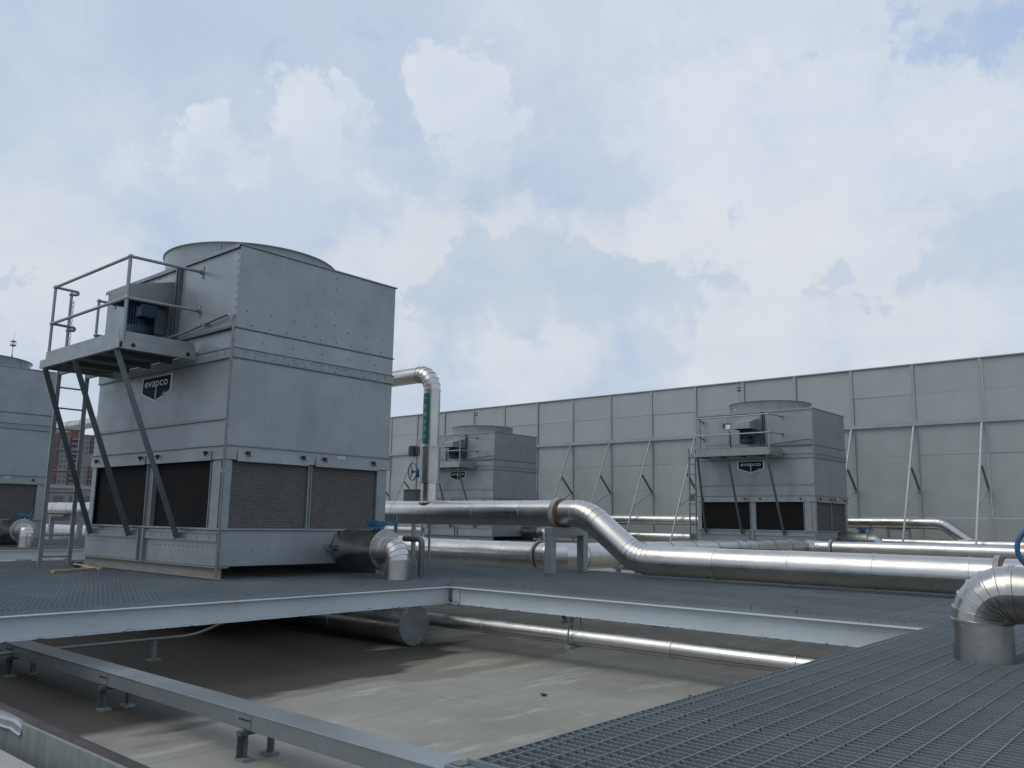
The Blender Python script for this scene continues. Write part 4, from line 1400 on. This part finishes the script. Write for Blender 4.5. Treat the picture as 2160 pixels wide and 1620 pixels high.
PY2 = 11.12
p3 = empty('insulated_pipe', (-8.6, PY2, 0.82), 'silver pipe low behind the deck that turns away past the portal stand', 'pipe', 'clad pipes of the tower plant')
pipe_run(p3, [(-48, PY2, 0.823), (-8.42, PY2, 0.823), (-8.42, 20.98, 0.86), (8, 20.98, 0.86)], 0.212, 0.38, 0.95, 'clad', side=(0, 0, 1), gores=4, seam=math.radians(250), n=44,
         taper=lambda p_: 0.212 if p_.y < 19.8 and p_.x < -8.3 else (0.19 if p_.x < -8.2 else 0.165))
collar(p3, (-8.98, PY2, 0.823), (1, 0, 0), 0.214, 0.03)
collar(p3, (-7.75, 20.98, 0.86), (1, 0, 0), 0.168, 0.05)
MB().lathe(V((-11.9, PY2, 0.823)) - V(p3.location), (1, 0, 0), [(-0.9, 0.214), (-0.85, 0.245), (0, 0.245), (0.12, 0.214)], 40).build('valve_jacket', 'clad2', p3)
for y in (12.9, 15.4, 18.2):
    b = V((-8.42, y, 0)) - V(p3.location)
    MB().box(b.x - 0.28, b.x + 0.28, b.y - 0.05, b.y + 0.05, 0.56 - 0.82, 0.615 - 0.82).build('saddle_beam', 'galv2', p3)
    for s in (-0.2, 0.2):
        MB().box(b.x + s - 0.03, b.x + s + 0.03, b.y - 0.04, b.y + 0.04, -0.819, 0.559 - 0.82).build('support_leg', 'galv2', p3)

p5 = empty('insulated_pipe', (-12, 28.15, 1.51), 'upper silver pipe along the barrier, dropping at its right end', 'pipe', 'clad pipes along the barrier')
pipe_run(p5, [(-46, 28.15, 1.51), (-7.05, 28.15, 1.51), (-6.25, 28.15, 0.93), (-5.9, 28.15, 0.90)], 0.170, 0.5, 1.6, 'clad', side=(0, 1, 0), gores=3, seam=math.radians(170), n=28)
p6 = empty('insulated_pipe', (-12, 28.0, 0.89), 'lower silver pipe along the foot of the barrier', 'pipe', 'clad pipes along the barrier')
pipe_run(p6, [(-46, 28.0, 0.89), (10, 28.0, 0.89)], 0.160, 0.5, 1.6, 'clad', side=(0, 1, 0), gores=3, seam=math.radians(170), n=28)
for x, sl in ((-18.7, 'thin steel stand under the barrier pipes, left of the right cooling tower'), (-8.3, 'thin steel stand under the barrier pipe, right of the right cooling tower')):
    fr = empty('pipe_stand', (x, 28.1, 0), sl, 'pipe stand', 'stands of the barrier pipes')
    MB().box(-0.35, -0.28, -0.05, 0.05, 0, 1.338).build('leg', 'galv2', fr)
    MB().box(0.28, 0.35, -0.05, 0.05, 0, 1.338).build('leg', 'galv2', fr)
    MB().box(-0.279, 0.279, -0.05, 0.05, 1.27, 1.338).build('crossbar', 'galv2', fr)
    MB().box(-0.279, 0.279, -0.05, 0.05, 0.66, 0.728).build('crossbar', 'galv2', fr)


# portal stands under the raised pipe
def portal(x, label):
    r_ = empty('pipe_portal', (x, PY1, G), label, 'pipe stand', 'portal stands under the raised pipe')
    for s in (-1, 1):
        MB().box(-0.06, 0.06, s * 0.375 - 0.055, s * 0.375 + 0.055, 0.002, 0.52).build('leg', 'galv2', r_, 0.004)
    MB().box(-0.062, 0.062, -0.432, 0.432, 0.521, 0.632).build('crossbeam', 'galv2', r_, 0.004)
    return r_


portal(-7.34, 'grey steel portal stand under the rusty ring of the raised pipe')
portal(-24.6, 'grey portal stand seen through the ladder, left of the near cooling tower')

# riser valve: wheel, gearbox, ribbed actuator
gv = empty('gear_valve', (VX - 0.3, PY1 - 0.05, 2.2), 'blue handwheel valve beside the thick jacket of the riser pipe', 'valve')
wheel(gv, (-10.53, 9.60, 2.175), (-0.25, -1, 0), 0.145, 3, 'blue', 0.010)
b = V(gv.location)
MB().lathe(V((-10.42, 9.63, 2.15)) - b, (1, 0.3, 0), [(0, 0.001), (0, 0.08), (0.05, 0.085), (0.06, 0.05), (0.12, 0.05)], 18).build('gearbox', 'blue', gv)
MB().tube([V((-10.52, 9.61, 2.175)) - b, V((-10.40, 9.64, 2.17)) - b], 0.014, 8).build('stem', 'blue', gv)
ac = MB()
for k in range(5):
    ac.box(-0.22, -0.08, 0.02, 0.14, 0.25 + k * 0.032, 0.268 + k * 0.032)
ac.box(-0.2, -0.1, 0.03, 0.13, 0.24, 0.42).box(-0.079, 0.12, 0.05, 0.11, 0.27, 0.40)
ac.build('actuator', 'box', gv)
cb = empty('control_box', (-11.05, 10.15, G), 'grey control box on a post behind the raised pipe', 'control box')
MB().box(-0.17, 0.17, -0.12, 0.12, 0.86, 1.22).build('body', 'box', cb, 0.01)
MB().box(-0.03, 0.03, -0.03, 0.03, 0.002, 0.859).build('post', 'galv2', cb)
MB().box(-0.185, 0.185, -0.135, 0.135, 1.221, 1.235).build('rain_cover', 'galv2', cb)
vt = MB().tube(fillet([(-10.47, 9.98, G), (-10.47, 9.98, 2.97), (-10.30, 9.95, 2.97)], 0.05, 5), 0.022, 10).build('vent_pipe', 'tube')
tag(vt, 'thin grey vent pipe standing close behind the riser pipe', 'pipe')
dr = MB().tube(fillet([(-8.25, 7.42, 1.14), (-7.92, 7.42, 1.14), (-7.92, 7.42, 0.45)], 0.06, 6), 0.038, 14).build('drain_pipe', 'brace')
tag(dr, 'small dark grey drain pipe with a bend beside the near tower elbow', 'pipe')

# thick elbow at the right
pr_ = empty('insulated_pipe', (-1.15, 5.35, G), 'thick silver elbow rising from the nearest grating at the right', 'pipe', 'clad pipes of the tower plant')
pipe_run(pr_, [(-1.17, 5.35, 0.25), (-1.17, 5.35, 0.745), (-1.17, 5.35, 1.035), (-0.80, 5.35, 1.035)][0:1] + [(-1.17, 5.35, 1.035), (-0.84, 5.35, 1.035)], 0.150, 0.262, 0.42, 'clad2', side=(0, 1, 0), gores=6, seam=math.radians(182), n=44)
MB().lathe(V((-0.87, 5.35, 1.035)) - V(pr_.location), (1, 0, 0), [(0, 0.14), (0, 0.168), (0.012, 0.170), (0.35, 0.170), (0.352, 0.166), (0.9, 0.166)], 44).build('valve_jacket', 'clad', pr_)
pipe_run(pr_, [(-0.0, 5.35, 1.035), (4.2, 5.35, 1.035)], 0.150, 0.3, 0.9, 'clad', side=(0, 1, 0), n=40)
gv2 = empty('gear_valve', (-0.80, 5.30, 1.2), 'large blue handwheel at the right edge above the thick elbow', 'valve')
wheel(gv2, (-0.82, 5.16, 1.285), (0.35, -1, 0), 0.115, 3, 'blue', 0.013)
b = V(gv2.location)
MB().box(0.0, 0.14, -0.07, 0.06, 0.02, 0.13).build('gearbox', 'blue', gv2, 0.015)
MB().tube([(-0.02, -0.14, 0.085), (0.06, -0.06, 0.085)], 0.014, 8).build('stem', 'blue', gv2)

# header with end cap below the deck
hd = empty('header_pipe', (-7.1, 6.58, 0.22), 'capped silver header pipe on the roof under the near deck', 'pipe')
pipe_run(hd, [(-15, 6.58, 0.225), (-7.1, 6.58, 0.225)], 0.212, 0.3, 1.4, 'clad2', side=(0, 1, 0), n=40)
cap = MB().lathe((0, 0, 0.005), (1, 0, 0), [(-0.02, 0.216), (0.006, 0.220), (0.012, 0.216), (0.0125, 0.001)], 44).build('end_cap', 'galv2', hd)
for k in range(22):
    a = 2 * math.pi * k / 22
    d = V((0, math.cos(a), math.sin(a)))
    p_ = V((0.015, 0, 0.005)) + d * 0.2
    MB().bar(p_ - d * 0.014, p_ + d * 0.014, 0.01, 0.004, (1, 0, 0)).build('flange_tab', 'foil', cap)

# small pipe hung under the rear deck
sp = empty('hung_pipe', (-5.1, 6.86, 0.2), 'slim silver pipe hung under the white beam across the pit', 'pipe')
pipe_run(sp, [(-8.6, 6.86, 0.275), (4.0, 6.86, 0.275)], 0.073, 0.3, 1.15, 'clad', side=(0, 1, 0), seam=math.radians(150), n=28, wob=0.03)
for x in (-5.10, -1.2, 2.2):
    b = x + 5.1
    MB().tube([(b, -0.10, -0.03), (b, -0.10, 0.254)], 0.006, 6).build('hanger_rod', 'brace', sp)
    MB().tube([(b, 0.10, -0.03), (b, 0.10, 0.254)], 0.006, 6).build('hanger_rod', 'brace', sp)
    MB().box(b - 0.03, b + 0.03, -0.12, 0.12, -0.03, -0.001).build('trapeze', 'galv2', sp)

# conduit on a stand under the near deck
uc = empty('cable_conduit', (-8.12, 4.1, 0), 'thin conduit on a stand in the shade under the near deck', 'conduit')
MB().tube(fillet([(0, -4.0, 0.2), (0, 0.45, 0.2), (0.35, 0.75, 0.42), (0.5, 0.9, 0.6)], 0.3, 8), 0.014, 10).build('tube', 'galv2', uc)
for y in (0.02, -2.2):
    MB().box(-0.02, 0.02, y - 0.02, y + 0.02, 0.0, 0.185).box(-0.06, 0.06, y - 0.06, y + 0.06, 0.0, 0.012).build('stand', 'galv2', uc)

# ------------------------------------------------------------------ cable tray
ct = empty('cable_trunking', (-4.5, 2.96, 0), 'closed grey cable trunking on short legs across the pit', 'cable trunking')
x = -9.5
joints = [-9.5, -8.2, -6.35, -4.50, -2.7, -0.9, 0.9]
for i in range(6):
    a, b = joints[i] + 4.5 + 0.002, joints[i + 1] + 4.5 - 0.002
    MB().box(a, b, -0.092, 0.092, 0.168, 0.258).build('trunking_length', 'galv', ct, 0.004)
    MB().box(a, b, -0.097, 0.097, 0.2585, 0.268).build('cover', 'galv', ct, 0.003)
for i in (1, 2, 3, 4, 5):
    j = joints[i] + 4.5
    jp = MB().box(j - 0.06, j + 0.06, -0.096, -0.0925, 0.18, 0.25).build('joint_plate', 'galv2', ct)
    for k in range(6):
        MB().lathe((j - 0.05 + k * 0.02, -0.096, 0.225), (0, -1, 0), [(0, 0.006), (0.005, 0.005), (0.006, 0.001)], 6).build('screw', 'dark', jp)
for xx in (-8.15, -6.33, -4.5, -2.7, -0.9):
    l_ = xx + 4.5
    for y in (-0.085, 0.085):
        lg_ = MB().box(l_ - 0.022, l_ + 0.022, y - 0.006, y + 0.006, 0.018, 0.14).box(l_ - 0.022, l_ - 0.014, y - 0.04 if y < 0 else y + 0.0065, y - 0.0065 if y < 0 else y + 0.04, 0.018, 0.14).build('leg', 'brace', ct)
        MB().box(l_ - 0.05, l_ + 0.05, y - 0.035, y + 0.035, 0.0, 0.017).build('foot', 'galv2', lg_)
    MB().box(l_ - 0.022, l_ + 0.022, -0.13, 0.13, 0.1405, 0.166).build('crossbar', 'brace', ct)

# ------------------------------------------------------------------ near left corner: upstand, rusty pipe, tile coping, flashing
up = empty('concrete_upstand', (-4.0, 1.7, 0), 'thin grey upstand panel at the bottom left corner', 'low wall')
MB().box(-0.50, 0.62, -0.040, -0.022, 0, 0.40).build('wall_panel', 'curb', up, 0.003)
MB().box(0.623, 3.2, -0.040, -0.022, 0, 0.402).build('wall_panel', 'curb', up, 0.003)
MB().box(-4, -0.505, -0.038, -0.020, 0, 0.352).build('wall_panel', 'curb', up, 0.003)
rp = MB().tube([(-9, 1.765, 0.345), (-4.6, 1.75, 0.347), (-3.0, 1.735, 0.345), (0.5, 1.73, 0.345)], 0.047, 20).build('rusty_pipe', 'rustpipe')
tag(rp, 'rusty brown pipe lying along the back of the thin upstand panel', 'pipe')
cpg = empty('tile_coping', (-4.3, 1.4, 0), 'pale tiled coping in the very bottom left corner', 'coping')
for i in range(6):
    xx = -2.7 + i * 0.62
    MB().box(xx, xx + 0.612, -0.35, 0.178, 0.27, 0.30).build('tile', 'slab', cpg, 0.005)
MB().box(-2.7, 1.0, -0.34, 0.17, 0, 0.269).build('base', 'curb', cpg)
fl = MB()
prof = [(0.02, 0.384), (-0.02, 0.392), (-0.043, 0.386), (-0.048, 0.362), (-0.056, 0.357)]
vs_ = []
for i in range(9):
    xx = -1.5 + i * 0.125
    for (y, z) in prof:
        vs_.append((xx, y + 0.004 * math.sin(i * 1.9), z + 0.004 * math.sin(i * 1.3 + y * 40) - (0.012 if i == 8 else 0)))
    for (y, z) in reversed(prof):
        vs_.append((xx, y + 0.004 * math.sin(i * 1.9), z - 0.003 + 0.004 * math.sin(i * 1.3 + y * 40) - (0.012 if i == 8 else 0)))
n_ = 10
fl.add(vs_, [(i * n_ + k, i * n_ + (k + 1) % n_, (i + 1) * n_ + (k + 1) % n_, (i + 1) * n_ + k) for i in range(8) for k in range(n_)], True)
fo = fl.build('flashing', 'foil')
fo.location = (-4.0 + 0.02, 1.7, 0.0)
tag(fo, 'crumpled shiny metal flashing on the left end of the upstand panel', 'flashing')

cbl = MB().tube(fillet([(-12.9, 5.35, G + 0.012), (-12.75, 5.1, G + 0.02), (-12.5, 4.95, G + 0.015), (-12.1, 5.02, G + 0.012), (-11.9, 4.85, G + 0.012)], 0.15, 5), 0.011, 8).build('loose_cable', 'dark')
tag(cbl, 'short loose black cable on the grating beside the timber battens', 'cable')
# battens and litter
for a, b, lab_ in (((-11.0, 4.227, G), (-11.41, 5.0, G), 'timber batten lying on the grating, its far end at the tower foot'), ((-12.43, 5.06, G), (-11.25, 4.90, G), 'timber batten lying along the tower base beam')):
    o = MB().bar(V(a) + V((0, 0, 0.016)), V(b) + V((0, 0, 0.016)), 0.045, 0.03).build('timber_batten', 'wood', None, 0.002)
    tag(o, lab_, 'batten', 'timber battens by the near tower')
for x_, y_, s, lab_ in ((-4.416, 5.529, 0.04, 'crumpled scrap of dark litter in the middle of the pit floor'), (-3.55, 6.35, 0.025, 'small dark scrap on the pit floor near the hung pipe'), (-2.6, 2.6, 0.02, 'tiny dark scrap on the pit floor by the grating corner')):
    mb_ = MB()
    for k in range(5):
        a = rnd.uniform(0, 6.28)
        mb_.bar((s * 0.6 * math.cos(a), s * 0.6 * math.sin(a), 0.004 + rnd.uniform(0, s * 0.3)), (-s * 0.7 * math.cos(a + 0.5), -s * 0.5 * math.sin(a + 0.5), s * 0.3), s * 0.5, s * 0.12)
    o = mb_.build('litter_scrap', 'debris')
    o.location = (x_, y_, 0.002)
    tag(o, lab_, 'litter', 'litter on the pit floor')

# ------------------------------------------------------------------ noise barrier
W = 29.4
P0 = -15.94
nb = empty('noise_barrier', (P0, W, 0), 'tall grey noise barrier of panels between posts, with raking braces', 'barrier wall')
rowz = [0.02, 0.70, 1.70, 2.69, 3.70, 4.70, 4.80, 5.72, 6.70]
K0, K1 = -15, 10
pm = {}
for k in range(K0, K1):
    x0 = k * 2.0
    for j in range(8):
        if j == 5:
            continue
        z0, z1 = rowz[j] + 0.0025, rowz[j + 1] - 0.0025
        if j not in pm:
            o = MB().box(0.03, 1.925, -0.03, 0.05, z0, z1).build('barrier_panel', 'barrier', nb, 0.002)
            pm[j] = o
        else:
            o = pm[j].copy()
            COL.objects.link(o)
            o.parent = nb
        o.location = (x0, rnd.uniform(-0.006, 0.006), 0)
        o.rotation_euler = (rnd.uniform(-0.002, 0.002), 0, rnd.uniform(-0.0015, 0.0015))
post0 = br0 = None
bw = 2.29
for k in range(K0, K1 + 1):
    x0 = k * 2.0
    if post0 is None:
        post0 = MB().box(-0.07, 0.022, -0.075, -0.032, 0.0, 6.70).box(-0.005, 0.006, -0.031, 0.07, 0.0, 6.70).build('barrier_post', 'barrierpost', nb)
    else:
        o = post0.copy()
        COL.objects.link(o)
        o.parent = nb
        o.location = (x0, 0, 0)
    if k == K0:
        post0.location = (x0, 0, 0)
    def brl(z):
        return V((-0.03, -0.12 - (4.66 - z) * 0.494, z))
    if br0 is None:
        br0 = MB().angle(brl(4.66), brl(0.02), 0.062, 0.006, (0, -1, 0.4)).build('raking_brace', 'barrierbrace', nb)
        MB().angle(brl(3.27), V((-0.03, -0.08, 2.60)), 0.055, 0.006, (1, 0, 0)).build('strut', 'galv2', br0)
        MB().angle(V((-0.03, -0.08, 2.58)), brl(1.98), 0.045, 0.005, (0, 0, 1)).build('strut', 'barrierbrace', br0)
        br0.location = (x0, 0, 0)
        bk = kids(br0)
    else:
        o = br0.copy()
        COL.objects.link(o)
        o.parent = nb
        o.location = (x0, 0, 0)
        for ch_ in bk:
            c2 = ch_.copy()
            COL.objects.link(c2)
            c2.parent = o
MB().box(K0 * 2, K1 * 2, -0.10, -0.076, 4.695, 4.80).box(K0 * 2, K1 * 2, -0.13, -0.076, 4.67, 4.694).build('mid_rail', 'barrierpost', nb)
MB().box(K0 * 2 - 0.1, K1 * 2 + 0.1, -0.09, 0.1, 6.703, 6.74).build('top_cap', 'barrierpost', nb)

# ------------------------------------------------------------------ what shows far off between the left tower and the near tower
ab = empty('apartment_tower', (-538, 210, -18), 'distant red brick apartment tower seen through the ladder', 'apartment tower')
MB().box(-8, 8, -13, 14, 0, 67).build('wall', 'bbrick', ab)
MB().box(-6, 6, -3, 5, 67.01, 73).build('roof_block', 'bbrick', ab)
for y0, y1 in ((-9.5, -4), (2, 7.5)):
    MB().box(8.01, 8.8, y0, y1, 0, 66).build('pale_bay', 'bpale', ab)
wn_ = MB()
for fl_ in range(22):
    z = 2 + fl_ * 2.95
    for y in (-12, -10.6, -8.6, -6.2, -2.6, -0.2, 3.0, 5.6, 9.0, 11.6):
        xx = 8.82 if (-9.5 < y < -4.5) or (2 < y < 7) else 8.02
        wn_.box(xx, xx + 0.06, y, y + 1.2, z, z + 1.6)
    for x_ in (-6, -2.4, 1.2, 4.8):
        wn_.box(x_, x_ + 1.2, -13.08, -13.02, z, z + 1.6)
wn_.build('windows', 'glass', ab, kind='stuff')
bl = MB()
for fl_ in range(22):
    z = 1.2 + fl_ * 2.95
    bl.box(8.01, 9.6, -3.2, 1.2, z, z + 0.9)
    bl.box(8.01, 9.2, 8.4, 13.2, z, z + 0.5)
bl.build('balconies', 'bpale', ab, kind='stuff')
lb = empty('low_building', (-262, 108, -18), 'distant low grey flat roofed building in front of the red apartment tower', 'building')
MB().box(-12, 6, -30, 40, 0, 26.5).build('wall', 'bpale', lb)
MB().box(-12.3, 6.3, -30.3, 40.3, 26.51, 27.5).build('roof', 'galv2', lb)
for i in range(16):
    MB().box(6.01, 6.1, -28 + i * 4.2, -25.4 + i * 4.2, 22.0, 24.4).build('window', 'glass', lb)
